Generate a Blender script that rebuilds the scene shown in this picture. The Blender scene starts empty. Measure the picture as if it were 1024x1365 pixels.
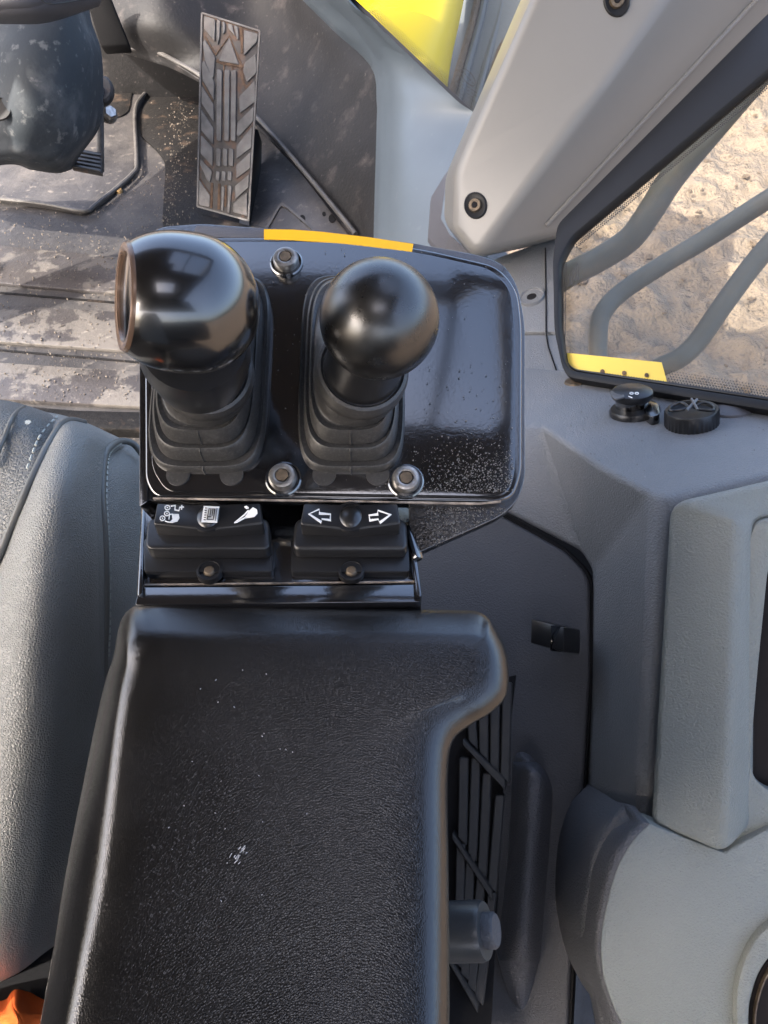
import bpy, bmesh, math, random
from mathutils import Vector, Matrix
R = math.radians
random.seed(7)
sc = bpy.context.scene
COL = sc.collection
# ---------------------------------------------------------------- camera, world, sun
TH = R(40); CZ = 0.80; FP = 1025.0
cd = bpy.data.cameras.new('camera'); cam = bpy.data.objects.new('camera', cd); COL.objects.link(cam)
cam.location = (0, 0, CZ); cam.rotation_euler = (TH, 0, 0)
cd.sensor_fit = 'VERTICAL'; cd.sensor_height = 36; cd.lens = 36 * FP / 1365
cd.clip_start = 0.02; cd.clip_end = 300
cd.dof.use_dof = True; cd.dof.focus_distance = 0.42; cd.dof.aperture_fstop = cd.lens / 0.55
sc.camera = cam
w = bpy.data.worlds.new('World'); sc.world = w; w.use_nodes = True
nt = w.node_tree; bg = nt.nodes['Background']
sky = nt.nodes.new('ShaderNodeTexSky'); sky.sky_type = 'NISHITA'; sky.sun_disc = False
SEL, SAZ = R(43), R(232)
sky.sun_elevation = SEL; sky.sun_rotation = SAZ
sky.dust_density = 5.0; sky.ozone_density = 0.2; sky.air_density = 0.8
nt.links.new(sky.outputs[0], bg.inputs[0]); bg.inputs[1].default_value = 0.15
sl = bpy.data.lights.new('sun', 'SUN'); so = bpy.data.objects.new('sun', sl); COL.objects.link(so)
sl.energy = 2.0; sl.angle = R(0.5); sl.color = (1, 0.94, 0.86)
sdir = Vector((math.sin(SAZ) * math.cos(SEL), math.cos(SAZ) * math.cos(SEL), math.sin(SEL)))
so.rotation_euler = sdir.to_track_quat('Z', 'Y').to_euler(); so.location = (0, 0, 5)
sc.view_settings.view_transform = 'Standard'; sc.view_settings.look = 'None'
sc.view_settings.exposure = 2.7; sc.view_settings.gamma = 1
# ---------------------------------------------------------------- placing: pixel of the photo + depth -> point
CR = Vector((1, 0, 0)); CU = Vector((0, math.cos(TH), math.sin(TH))); CF = Vector((0, math.sin(TH), -math.cos(TH)))
C0 = Vector((0, 0, CZ)); UP = Vector((0, 0, 1))
def ray(px, py): return CR * ((px - 512) / FP) + CU * ((682.5 - py) / FP) + CF
def V(px, py, d): return C0 + ray(px, py) * d
from mathutils.bvhtree import BVHTree
def hit(o, px, py):   # point and normal where a line of sight meets an object already built
    me = o.data; w = WB[o.name]; t = BVHTree.FromPolygons([v.co + w for v in me.vertices], [p.vertices[:] for p in me.polygons])
    l, n, i, d = t.ray_cast(C0, ray(px, py).normalized()); return l, (n if n.dot(ray(px, py)) < 0 else -n)
class Plane:
    def __init__(s, p, n): s.p = p; s.n = n.normalized(); s.n = s.n if s.n.dot(CF) < 0 else -s.n
    def at(s, px, py, off=0.0):
        r = ray(px, py); q = s.p + s.n * off
        return C0 + r * ((q - C0).dot(s.n) / r.dot(s.n))
    def lift(s, h): return Plane(s.p + s.n * h, s.n)
def P3(a, b, c):
    a, b, c = V(*a), V(*b), V(*c); return Plane(a, (b - a).cross(c - a))
def PH(px, py, d): return Plane(V(px, py, d), UP)
# ---------------------------------------------------------------- materials
def mat(name, col, rough=0.5, metal=0.0, grain=None, vor=None, var=0.0, vscale=8, spec=0.5, dust=None, coat=0.0,
        rvar=0.0, rscale=20, cior=1.5):
    m = bpy.data.materials.new(name); m.use_nodes = True; t = m.node_tree; N = t.nodes; L = t.links
    b = N['Principled BSDF']; b.inputs['Base Color'].default_value = (*col, 1); b.inputs['Roughness'].default_value = rough
    b.inputs['Metallic'].default_value = metal; b.inputs['Specular IOR Level'].default_value = spec
    b.inputs['Coat Weight'].default_value = coat; b.inputs['Coat Roughness'].default_value = 0.08; b.inputs['Coat IOR'].default_value = cior
    tc = N.new('ShaderNodeTexCoord'); O = tc.outputs['Object']
    def noise(scale, detail=3, rg=0.55):
        n = N.new('ShaderNodeTexNoise'); n.inputs['Scale'].default_value = scale; n.inputs['Detail'].default_value = detail
        n.inputs['Roughness'].default_value = rg; L.new(O, n.inputs['Vector']); return n.outputs['Fac']
    def ramp(src, a, b_, c0=0.0, c1=1.0):
        r = N.new('ShaderNodeMapRange'); r.inputs[1].default_value = a; r.inputs[2].default_value = b_
        r.inputs[3].default_value = c0; r.inputs[4].default_value = c1; L.new(src, r.inputs[0]); return r.outputs[0]
    colout = None
    if var:
        mx = N.new('ShaderNodeMix'); mx.data_type = 'RGBA'; L.new(ramp(noise(vscale, 5), 0.35, 0.65), mx.inputs[0])
        mx.inputs[6].default_value = (*[c * (1 - var) for c in col], 1); mx.inputs[7].default_value = (*[min(1, c * (1 + var)) for c in col], 1)
        colout = mx.outputs[2]
    if dust:      # (colour, low, high, amount) patches that lie on the thing: dried mud, grit
        for (dc, lo, hi, am, s) in (dust if isinstance(dust, list) else [dust]):
            mx = N.new('ShaderNodeMix'); mx.data_type = 'RGBA'; L.new(ramp(noise(s, 8, 0.62), lo, hi, 0, am), mx.inputs[0])
            if colout: L.new(colout, mx.inputs[6])
            else: mx.inputs[6].default_value = (*col, 1)
            mx.inputs[7].default_value = (*dc, 1); colout = mx.outputs[2]
    if colout: L.new(colout, b.inputs['Base Color'])
    if rvar: L.new(ramp(noise(rscale, 5), 0.3, 0.7, max(0.02, rough - rvar), min(1, rough + rvar)), b.inputs['Roughness'])
    last = None
    if vor:       # (scale, distance)
        v = N.new('ShaderNodeTexVoronoi'); v.feature = 'DISTANCE_TO_EDGE'; v.inputs['Scale'].default_value = vor[0]
        nn = N.new('ShaderNodeTexNoise'); nn.inputs['Scale'].default_value = vor[0] * 0.6; L.new(O, nn.inputs['Vector'])
        ad = N.new('ShaderNodeMixRGB'); ad.blend_type = 'ADD'; ad.inputs[0].default_value = 0.5 / vor[0]
        L.new(O, ad.inputs[1]); L.new(nn.outputs['Color'], ad.inputs[2]); L.new(ad.outputs[0], v.inputs['Vector'])
        bp = N.new('ShaderNodeBump'); bp.inputs['Distance'].default_value = vor[1]; bp.inputs['Strength'].default_value = 1
        L.new(ramp(v.outputs[0], 0, 0.28), bp.inputs['Height']); last = bp.outputs[0]
    if grain:     # (scale, distance) or a list of them
        for (gs, gd) in (grain if isinstance(grain, list) else [grain]):
            bp = N.new('ShaderNodeBump'); bp.inputs['Distance'].default_value = gd; bp.inputs['Strength'].default_value = 1
            L.new(noise(gs, 3, 0.6), bp.inputs['Height'])
            if last: L.new(last, bp.inputs['Normal'])
            last = bp.outputs[0]
    if last: L.new(last, b.inputs['Normal'])
    return m
SPK = ((0.45, 0.42, 0.38), 0.69, 0.73, 0.8, 700)       # light grit specks
M = {}
M['gloss'] = mat('gloss_black_paint', (0.006, 0.006, 0.007), 0.13, grain=[(520, 0.00006)], dust=[((0.22, 0.21, 0.2), 0.71, 0.75, 0.7, 900)], rvar=0.06, spec=1.0, coat=1.0, cior=1.6)
M['gloss_rough'] = mat('speckled_black_paint', (0.006, 0.006, 0.007), 0.13, grain=[(600, 0.0004)], dust=[SPK], spec=1.0, coat=1.0, cior=1.6)
M['black'] = mat('black_plastic', (0.010, 0.010, 0.011), 0.33, grain=(2500, 0.00003), dust=[((0.3, 0.28, 0.25), 0.72, 0.76, 0.6, 700)])
M['rubber'] = mat('dusty_black_rubber', (0.028,0.027,0.026), 0.38, grain=(1800, 0.0001), dust=[((0.09, 0.085, 0.08), 0.48, 0.72, 0.6, 800), ((0.06, 0.055, 0.052), 0.5, 0.7, 0.45, 50)])
M['knob'] = mat('polished_black_knob', (0.003,0.0028,0.003), 0.22, spec=1.0, coat=0.5, cior=1.6, rvar=0.05, rscale=60)
M['knob_satin'] = mat('worn_satin_knob', (0.005,0.0045,0.004), 0.30, spec=1.0, rvar=0.07, rscale=80, grain=(900, 0.00002))
M['copper'] = mat('copper_ring', (0.15,0.095,0.065), 0.25, 0.4)
M['arm'] = mat('grained_black_armrest', (0.003,0.0029,0.003), 0.22, vor=(1150, 0.000035), grain=(300, 0.00002), spec=0.75, rvar=0.04, rscale=14,
               dust=[((0.022, 0.022, 0.024), 0.47, 0.70, 0.3, 9), ((0.35, 0.34, 0.33), 0.74, 0.78, 0.7, 500)])
M['leather'] = mat('grey_green_leather', (0.185,0.189,0.180), 0.44, vor=(560, 0.00032), grain=(160, 0.0003), var=0.12, vscale=6, rvar=0.06)
M['leather_dark'] = mat('dark_grey_leather', (0.10,0.103,0.10), 0.44, vor=(360, 0.00045), grain=(120, 0.0003), var=0.12, vscale=6)
M['piping'] = mat('leather_piping', (0.10,0.102,0.095), 0.42, grain=(900, 0.00006))
M['thread'] = mat('pale_thread', (0.38, 0.40, 0.37), 0.7)
M['plastic'] = mat('charcoal_plastic', (0.162,0.168,0.176), 0.42, grain=[(700, 0.0012)], var=0.08, dust=[((0.45, 0.44, 0.42), 0.72, 0.75, 0.6, 300), ((0.30, 0.28, 0.265), 0.5, 0.75, 0.3, 9)])
M['plastic_door'] = mat('dark_charcoal_plastic', (0.055,0.057,0.064), 0.5, spec=0.35, grain=[(700, 0.0008)], var=0.08, dust=[((0.35, 0.35, 0.35), 0.75, 0.78, 0.7, 240)])
M['plastic_light'] = mat('light_grey_plastic', (0.185,0.198,0.183), 0.45, grain=[(700, 0.0013)], var=0.04, dust=[((0.2, 0.2, 0.19), 0.5, 0.75, 0.3, 7)])
M['scoop'] = mat('stippled_blue_black_plastic', (0.085,0.087,0.098), 0.36, grain=[(650, 0.0016)])
M['pillar'] = mat('pale_grey_pillar_plastic', (0.150,0.146,0.138), 0.42, grain=(700, 0.00003), var=0.03, vscale=3, dust=[((0.12, 0.12, 0.12), 0.76, 0.8, 0.8, 180)])
M['pillar_dark'] = mat('grey_trim_plastic', (0.075,0.075,0.085), 0.5, grain=(1300, 0.0003))
M['frame'] = mat('black_window_frame', (0.006,0.006,0.007), 0.55, spec=0.3, grain=(1500, 0.00004))
M['seal'] = mat('rubber_seal', (0.006, 0.005, 0.005), 0.5)
M['blue'] = mat('blue_grey_dash_plastic', (0.085,0.107,0.128), 0.42, grain=(500, 0.0001), var=0.05, vscale=10, dust=[((0.2, 0.2, 0.21), 0.62, 0.75, 0.3, 40)])
M['foot'] = mat('scuffed_dark_plastic', (0.011,0.0105,0.011), 0.6, spec=0.3, grain=[(160, 0.0006)], var=0.25, vscale=12,
                dust=[((0.10, 0.085, 0.08), 0.56, 0.76, 0.5, 22), ((0.14, 0.12, 0.11), 0.63, 0.70, 0.4, 120)])
M['column'] = mat('dusty_slate_plastic', (0.034,0.040,0.046), 0.7, spec=0.25, grain=(160, 0.0006), var=0.12, vscale=10,
                  dust=[((0.13, 0.13, 0.13), 0.54, 0.72, 0.6, 14), ((0.17, 0.17, 0.165), 0.58, 0.66, 0.6, 60)])
MUD = (0.20, 0.175, 0.15)
M['mat'] = mat('muddy_rubber_mat', (0.04,0.037,0.037), 0.48, grain=[(90, 0.0012), (400, 0.0004)], var=0.2, vscale=9,
               dust=[((0.10, 0.09, 0.082), 0.46, 0.66, 0.6, 10), (MUD, 0.60, 0.68, 0.55, 55), ((0.26, 0.23, 0.20), 0.66, 0.72, 0.7, 170)])
M['mat_rib'] = mat('mud_filmed_rib', (0.055,0.049,0.048), 0.34, grain=[(90, 0.0012), (400, 0.0004)], var=0.2, vscale=9,
               dust=[((0.15, 0.135, 0.12), 0.50, 0.535, 0.75, 12), ((0.27, 0.24, 0.21), 0.60, 0.70, 0.6, 90)])
M['mat_dark'] = mat('dark_worn_mat_and_shade', (0.009,0.008,0.0075), 0.6, spec=0.25, grain=[(90, 0.0016), (300, 0.0006)], var=0.3, vscale=12,
               dust=[((0.09, 0.06, 0.042), 0.55, 0.70, 0.6, 26), ((0.15, 0.13, 0.11), 0.64, 0.70, 0.5, 130)])
M['mat_edge'] = mat('worn_mat_edge', (0.065,0.060,0.056), 0.45, grain=[(90, 0.0008)], var=0.3, vscale=30)
M['steel'] = mat('worn_steel', (0.13, 0.127, 0.125), 0.42, 0.4, grain=[(300, 0.0003)], var=0.25, vscale=40, dust=[((0.15, 0.13, 0.12), 0.52, 0.7, 0.6, 60)])
M['steel_low'] = mat('dirty_groove', (0.05,0.045,0.042), 0.6, 0.2, grain=[(300, 0.0004)], var=0.3, vscale=50, dust=[((0.13, 0.06, 0.028), 0.50, 0.62, 0.6, 24)])
M['rust'] = mat('rust', (0.105, 0.062, 0.036), 0.85, 0.0, grain=[(600, 0.0006)], var=0.35, vscale=90)
M['bolt'] = mat('zinc_bolt', (0.42, 0.40, 0.37), 0.28, 0.9, grain=(500, 0.0002), var=0.3, vscale=200)
M['bolt_dark'] = mat('bolt_recess', (0.10, 0.075, 0.05), 0.5, 0.4, var=0.4, vscale=300)
M['yellow'] = mat('yellow_sticker', (0.80, 0.42, 0.010), 0.38, grain=(200, 0.00003))
M['yellow_paint'] = mat('yellow_machine_paint', (0.50, 0.37, 0.0), 0.4, spec=0.2)
M['window_yellow'] = mat('yellow_warning_sticker', (0.72, 0.50, 0.06), 0.45)
M['white'] = mat('white_print', (0.75, 0.75, 0.73), 0.5)
M['greytube'] = mat('dusty_grey_rail_paint', (0.085,0.08,0.068), 0.6, grain=(120, 0.0004), var=0.1, vscale=14, dust=[((0.14, 0.105, 0.07), 0.50, 0.70, 0.6, 10)])
M['sheet'] = mat('dusty_grey_machine_sheet', (0.075,0.08,0.085), 0.6, grain=(60, 0.001), var=0.1, vscale=5, dust=[((0.10, 0.085, 0.07), 0.5, 0.7, 0.6, 5)])
M['dirt'] = mat('tan_dirt', (0.138,0.103,0.074), 0.95, grain=[(9, 0.05), (45, 0.014)], var=0.14, vscale=3, dust=[((0.09, 0.062, 0.043), 0.60, 0.68, 0.7, 14), ((0.16, 0.117, 0.08), 0.55, 0.68, 0.6, 4)])
M['dirt'].cycles.displacement_method = 'BUMP'
M['clod'] = mat('clod', (0.09,0.062,0.04), 0.95, grain=[(40, 0.02)], var=0.2, vscale=9)
M['orange'] = mat('orange_cloth', (0.75, 0.13, 0.015), 0.8, grain=(900, 0.0003))
M['roof'] = mat('grey_headliner', (0.06, 0.06, 0.062), 0.8, grain=(300, 0.0004))
M['dark'] = mat('dark_cavity', (0.012, 0.012, 0.013), 0.9, spec=0.1, grain=(300, 0.0003))
M['grille'] = mat('dusty_black_grille', (0.026,0.0255,0.025), 0.6, grain=(500, 0.0003), dust=[((0.05, 0.042, 0.035), 0.5, 0.72, 0.5, 40)])
M['frit'] = mat('black_frit_print', (0.02, 0.016, 0.012), 0.5)
M['cup'] = mat('brown_black_cup', (0.010, 0.007, 0.006), 0.6, spec=0.15)
g = bpy.data.materials.new('window_glass'); g.use_nodes = True; N = g.node_tree.nodes; L = g.node_tree.links
N.remove(N['Principled BSDF']); tr = N.new('ShaderNodeBsdfTransparent'); tr.inputs[0].default_value = (0.93, 0.95, 0.93, 1)
gl = N.new('ShaderNodeBsdfGlossy'); gl.inputs['Roughness'].default_value = 0.02; lw = N.new('ShaderNodeLayerWeight'); lw.inputs[0].default_value = 0.5
pw = N.new('ShaderNodeMath'); pw.operation = 'POWER'; pw.inputs[1].default_value = 4; L.new(lw.outputs['Facing'], pw.inputs[0])
fr = N.new('ShaderNodeMath'); fr.operation = 'MULTIPLY_ADD'; fr.inputs[1].default_value = 0.35; fr.inputs[2].default_value = 0.012; L.new(pw.outputs[0], fr.inputs[0])
mx = N.new('ShaderNodeMixShader'); L.new(fr.outputs[0], mx.inputs[0]); L.new(tr.outputs[0], mx.inputs[1]); L.new(gl.outputs[0], mx.inputs[2])
L.new(mx.outputs[0], N['Material Output'].inputs[0]); M['glass'] = g
# ---------------------------------------------------------------- objects
def link(name, bm, m, parent=None, smooth=40):
    me = bpy.data.meshes.new(name); 
    bmesh.ops.recalc_face_normals(bm, faces=bm.faces)
    base = parent_loc(parent)
    if parent is None:
        lo = Vector((min(v.co.x for v in bm.verts), min(v.co.y for v in bm.verts), min(v.co.z for v in bm.verts)))
        hi = Vector((max(v.co.x for v in bm.verts), max(v.co.y for v in bm.verts), max(v.co.z for v in bm.verts)))
        base = Vector(((lo.x + hi.x) / 2, (lo.y + hi.y) / 2, lo.z))
    for v in bm.verts: v.co -= base
    bm.to_mesh(me); bm.free()
    if m is not None: me.materials.append(M[m] if isinstance(m, str) else m)
    if smooth:
        me.polygons.foreach_set('use_smooth', [True] * len(me.polygons))
        try: me.set_sharp_from_angle(angle=R(smooth))
        except Exception: pass
    o = bpy.data.objects.new(name, me); COL.objects.link(o)
    if parent: o.parent = parent
    else: o.location = base
    WB[o.name] = base
    return o
WB = {}
def parent_loc(p): return Vector((0, 0, 0)) if p is None else WB[p.name]
def thing(name, label, cat, loc, group=None):
    o = bpy.data.objects.new(name, None); COL.objects.link(o); o.location = loc; o.empty_display_size = 0.02
    o['label'] = label; o['category'] = cat
    if group: o['group'] = group
    WB[o.name] = Vector(loc); return o
def tag(o, label=None, cat=None, group=None, kind=None):
    if label: o['label'] = label
    if cat: o['category'] = cat
    if group: o['group'] = group
    if kind: o['kind'] = kind
    return o
def new(): return bmesh.new()
def addf(bm, pts, faces):
    vs = [bm.verts.new(p) for p in pts]; out = []
    for f in faces:
        try: out.append(bm.faces.new([vs[i] for i in f]))
        except ValueError: pass
    return vs, out
def rounded(pts, r, n=5):
    """round the corners of a closed 2-d outline; r one number or one per corner"""
    out = []; k = len(pts)
    for i, p in enumerate(pts):
        a = Vector(pts[i - 1][:2]); b = Vector(p[:2]); c = Vector(pts[(i + 1) % k][:2])
        rr = r[i] if isinstance(r, (list, tuple)) else r
        if rr <= 0: out.append(tuple(b)); continue
        da = (a - b); dc = (c - b)
        l = min(rr, da.length * 0.45, dc.length * 0.45)
        A = b + da.normalized() * l; Cc = b + dc.normalized() * l
        for j in range(n + 1):
            t = j / n; q = A * (1 - t) ** 2 + b * 2 * t * (1 - t) + Cc * t * t; out.append(tuple(q))
    return out
def bevel(bm, off, seg=3, ang=25):
    if off <= 0: return
    bmesh.ops.recalc_face_normals(bm, faces=bm.faces)
    es = [e for e in bm.edges if len(e.link_faces) == 2 and e.calc_face_angle(0) > R(ang)]
    bmesh.ops.bevel(bm, geom=es, offset=off, segments=seg, profile=0.5, affect='EDGES', clamp_overlap=True)
def slab_bm(pts3, vec, bev=0.0, seg=2, bm=None):
    """a closed outline of world points, given its thickness vec, edges bevelled"""
    b = new(); n = len(pts3)
    top = [b.verts.new(p) for p in pts3]; bot = [b.verts.new(p + vec) for p in pts3]
    b.faces.new(top); b.faces.new(bot[::-1])
    for i in range(n): b.faces.new((top[i - 1], top[i], bot[i], bot[i - 1]))
    bevel(b, bev, seg)
    if bm is None: return b
    me = bpy.data.meshes.new('t'); b.to_mesh(me); bm.from_mesh(me); b.free(); bpy.data.meshes.remove(me); return bm
def slab(name, outline, plane, th, m, parent=None, bev=0.0, seg=2, off=0.0, vec=None, bm=None):
    pts = [plane.at(x, y, off) for (x, y) in outline]
    b = slab_bm(pts, vec if vec is not None else plane.n * -th, bev, seg)
    return link(name, b, m, parent)
def poly(name, verts, faces, m, parent=None, bev=0.003, seg=3, vec=None, ang=18):
    b = new(); addf(b, [V(*v) for v in verts], faces)
    if vec is not None:
        r = bmesh.ops.extrude_face_region(b, geom=b.faces[:]); 
        for v in [e for e in r['geom'] if isinstance(e, bmesh.types.BMVert)]: v.co += vec
    bevel(b, bev, seg, ang); bmesh.ops.triangulate(b, faces=[f for f in b.faces if len(f.verts) > 4])
    bmesh.ops.connect_verts_nonplanar(b, angle_limit=R(2), faces=b.faces)
    return link(name, b, m, parent, 60)
def cr(p0, p1, p2, p3, t):
    return 0.5 * ((2 * p1) + (-p0 + p2) * t + (2 * p0 - 5 * p1 + 4 * p2 - p3) * t * t + (-p0 + 3 * p1 - 3 * p2 + p3) * t ** 3)
def curve(pts, n=8, closed=False):
    P = [Vector(p) for p in pts]; k = len(P); out = []
    for i in range(k if closed else k - 1):
        g = (lambda j: P[j % k]) if closed else (lambda j: P[max(0, min(k - 1, j))])
        for s in range(n): out.append(cr(g(i - 1), g(i), g(i + 1), g(i + 2), s / n))
    if not closed: out.append(P[-1].copy())
    return out
def grid_bm(rows, nu=8, nv=8, thick=0.0, tdir=None):
    R1 = [curve(r, nu) for r in rows]; cols = list(zip(*R1)); C2 = [curve(c, nv) for c in cols]
    b = new(); nr = len(C2[0]); nc = len(C2)
    vs = [[b.verts.new(V(*C2[c][r])) for c in range(nc)] for r in range(nr)]
    for r in range(nr - 1):
        for c in range(nc - 1): b.faces.new((vs[r][c], vs[r][c + 1], vs[r + 1][c + 1], vs[r + 1][c]))
    if thick:
        tdir = tdir if tdir is not None else CF
        ex = bmesh.ops.extrude_face_region(b, geom=b.faces[:])
        for v in [e for e in ex['geom'] if isinstance(e, bmesh.types.BMVert)]: v.co += tdir * thick
    return b
def grid(name, rows, m, parent=None, nu=8, nv=8, thick=0.01, tdir=None):
    return link(name, grid_bm(rows, nu, nv, thick, tdir), m, parent, 60)
def tube_bm(pts, r, seg=10, bm=None, r2=None):
    b = bm or new(); rings = []; up = None
    for i, p in enumerate(pts):
        a = pts[max(0, i - 1)]; c = pts[min(len(pts) - 1, i + 1)]; t = (c - a).normalized()
        if up is None: up = t.orthogonal().normalized()
        up = (up - t * up.dot(t)).normalized(); s = t.cross(up)
        rr = r if r2 is None else r + (r2 - r) * i / (len(pts) - 1)
        rings.append([b.verts.new(p + (up * math.cos(k * 2 * math.pi / seg) + s * math.sin(k * 2 * math.pi / seg)) * rr) for k in range(seg)])
    for i in range(len(rings) - 1):
        for k in range(seg):
            b.faces.new((rings[i][k - 1], rings[i][k], rings[i + 1][k], rings[i + 1][k - 1]))
    b.faces.new(rings[0][::-1]); b.faces.new(rings[-1]); return b
def lathe_bm(prof, o, axis, seg=40, bm=None, sx=None, k2=1.0):
    b = bm or new(); axis = axis.normalized(); s = (sx or axis.orthogonal()).normalized(); s = (s - axis * s.dot(axis)).normalized(); t = axis.cross(s)
    rings = []
    for (r, h) in prof:
        if r < 1e-7: rings.append([b.verts.new(o + axis * h)]); continue
        rings.append([b.verts.new(o + axis * h + (s * math.cos(a) + t * math.sin(a) * k2) * r) for a in [k * 2 * math.pi / seg for k in range(seg)]])
    for i in range(len(rings) - 1):
        A, B = rings[i], rings[i + 1]
        for k in range(seg):
            f = []
            f += [A[0]] if len(A) == 1 else [A[k - 1], A[k]]
            f += [B[0]] if len(B) == 1 else [B[k], B[k - 1]]
            b.faces.new(f)
    if len(rings[0]) > 1: b.faces.new(rings[0][::-1])
    if len(rings[-1]) > 1: b.faces.new(rings[-1])
    return b
def lathe(name, prof, o, axis, m, parent=None, seg=40, sx=None, k2=1.0, smooth=40):
    return link(name, lathe_bm(prof, o, axis, seg, None, sx, k2), m, parent, smooth)
def stroke(bm, pts, w, plane, off=0.0004, closed=False, th=0.0003):
    """a flat printed or raised line on a plane, pixel coordinates"""
    P = [Vector(p) for p in pts]; k = len(P); L_, R_ = [], []
    for i in range(k):
        a = P[i - 1] if (closed or i > 0) else P[i]; c = P[(i + 1) % k] if (closed or i < k - 1) else P[i]
        d = (c - a).normalized(); n = Vector((-d.y, d.x))
        if 0 < i < k - 1 or closed:
            d1 = (P[i] - a).normalized(); n1 = Vector((-d1.y, d1.x)); sc_ = 1 / max(0.5, n.dot(n1))
        else: sc_ = 1
        L_.append(P[i] + n * w / 2 * sc_); R_.append(P[i] - n * w / 2 * sc_)
    for i in range(k if closed else k - 1):
        j = (i + 1) % k
        slab_bm([plane.at(*q, off) for q in (L_[i], L_[j], R_[j], R_[i])], plane.n * -th, 0, 1, bm)
def fill(bm, pts, plane, off=0.0004, th=0.0003): slab_bm([plane.at(x, y, off) for x, y in pts], plane.n * -th, 0, 1, bm)
def ell(cx, cy, rx, ry, n=24, a0=0, a1=360, rot=0):
    o = []
    for i in range(n + (0 if a1 - a0 == 360 else 1)):
        a = R(a0 + (a1 - a0) * i / n); x, y = rx * math.cos(a), ry * math.sin(a); c, s = math.cos(R(rot)), math.sin(R(rot))
        o.append((cx + x * c - y * s, cy + x * s + y * c))
    return o
# ================================================================ THE SETTING
GZ = -1.45
def ground():
    b = new(); n = 230
    import mathutils.noise as mn
    x0, x1, y0, y1 = 0.2, 9.0, 0.8, 10.0
    vs = []
    for j in range(n + 1):
        row = []
        for i in range(n + 1):
            x = x0 + (x1 - x0) * (i / n) ** 1.3; y = y0 + (y1 - y0) * (j / n) ** 1.2
            p = Vector((x, y, 0)); z = 0.07 * mn.fractal(p * 1.6, 1.0, 2.0, 5) + 0.05 * mn.fractal(p * 8, 0.7, 2.1, 5)
            z += 0.035 * max(0, math.sin((x * 0.9 + y * 0.4) * 14)) * max(0, mn.noise(p * 0.9))
            e = min(i, n - i, j, n - j) / 6.0; row.append(b.verts.new((x, y, GZ + z * min(1, e))))
        vs.append(row)
    for j in range(n):
        for i in range(n): b.faces.new((vs[j][i], vs[j][i + 1], vs[j + 1][i + 1], vs[j + 1][i]))
    B = 200; F = [vs[0][0].co.copy(), vs[0][n].co.copy(), vs[n][n].co.copy(), vs[n][0].co.copy()]
    o = [Vector((-B, -B, GZ)), Vector((B, -B, GZ)), Vector((B, B, GZ)), Vector((-B, B, GZ))]
    ring = [[vs[0][i] for i in range(n + 1)], [vs[j][n] for j in range(n + 1)], [vs[n][i] for i in range(n, -1, -1)], [vs[j][0] for j in range(n, -1, -1)]]
    ov = [b.verts.new(p) for p in o]
    for k in range(4): b.faces.new(ring[k][::-1] + [ov[k], ov[(k + 1) % 4]])
    bmesh.ops.triangulate(b, faces=[f for f in b.faces if len(f.verts) > 4])
    tag(link('ground', b, 'dirt', None, 80), kind='structure')
    b = new(); rnd = random.Random(3)
    for i in range(1000):
        x = rnd.uniform(0.5, 6.5); y = rnd.uniform(1.5, 7.5); s = rnd.choice([0.006, 0.008, 0.008, 0.012, 0.012, 0.02, 0.028]) * rnd.uniform(0.6, 1.4)
        mt = Matrix.Translation((x, y, GZ + 0.02)) @ Matrix.Rotation(rnd.uniform(0, 6), 4, 'Z') @ Matrix.Diagonal((s * rnd.uniform(.8, 1.8), s, s * 0.6, 1))
        r = bmesh.ops.create_icosphere(b, subdivisions=1, radius=1, matrix=mt)
        for v in r['verts']: v.co += Vector([rnd.uniform(-.25, .25) * s for _ in range(3)])
    tag(link('dirt_clod', b, 'clod', None, 30), 'scattered clods lying on the tan dirt outside', 'clods', kind='stuff')
ground()
# cab floor
FL = Plane(Vector((0, 0, 0)), UP)
fl = link('floor', slab_bm([Vector((-1.1, 2.0, 0)), Vector((0.0, 2.0, 0)), Vector((0.22, 1.4, 0)), Vector((0.28, 0.95, 0)), Vector((0.30, -1.05, 0)), Vector((-1.1, -1.05, 0))], Vector((0, 0, -.03))), 'mat'); tag(fl, kind='structure')
for (a0, b0, a1, b1) in ((327, 342, 377, 390), (406, 415, 455, 466), (483, 493, 532, 540)):
    s0 = (b0 - a0) / 155; s1 = (b1 - a1) / 155
    pts = [(-300, a0 - 300 * s0), (330, a0 + 330 * s0), (330, a1 + 330 * s1), (-300, a1 - 300 * s1)]
    slab('rib', pts, FL, 0.0075, 'mat_rib', fl, 0.002, 2, off=0.007)
for (a, b_) in ((391, 403), (467, 480), (541, 553)):
    slab('rib_shade', [(-300, a - 28), (330, b_ + 14), (330, b_ + 16.6), (-300, a - 25.4)], FL, 0.001, 'mat_dark', fl, 0, off=0.0012)  # dark strips laid along the rib edges as their shadow
slab('rib', [(-300, 536), (330, 552), (330, 576), (-300, 560)], FL, 0.02, 'mat_dark', fl, 0.003, 2, off=0.018)
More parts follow.
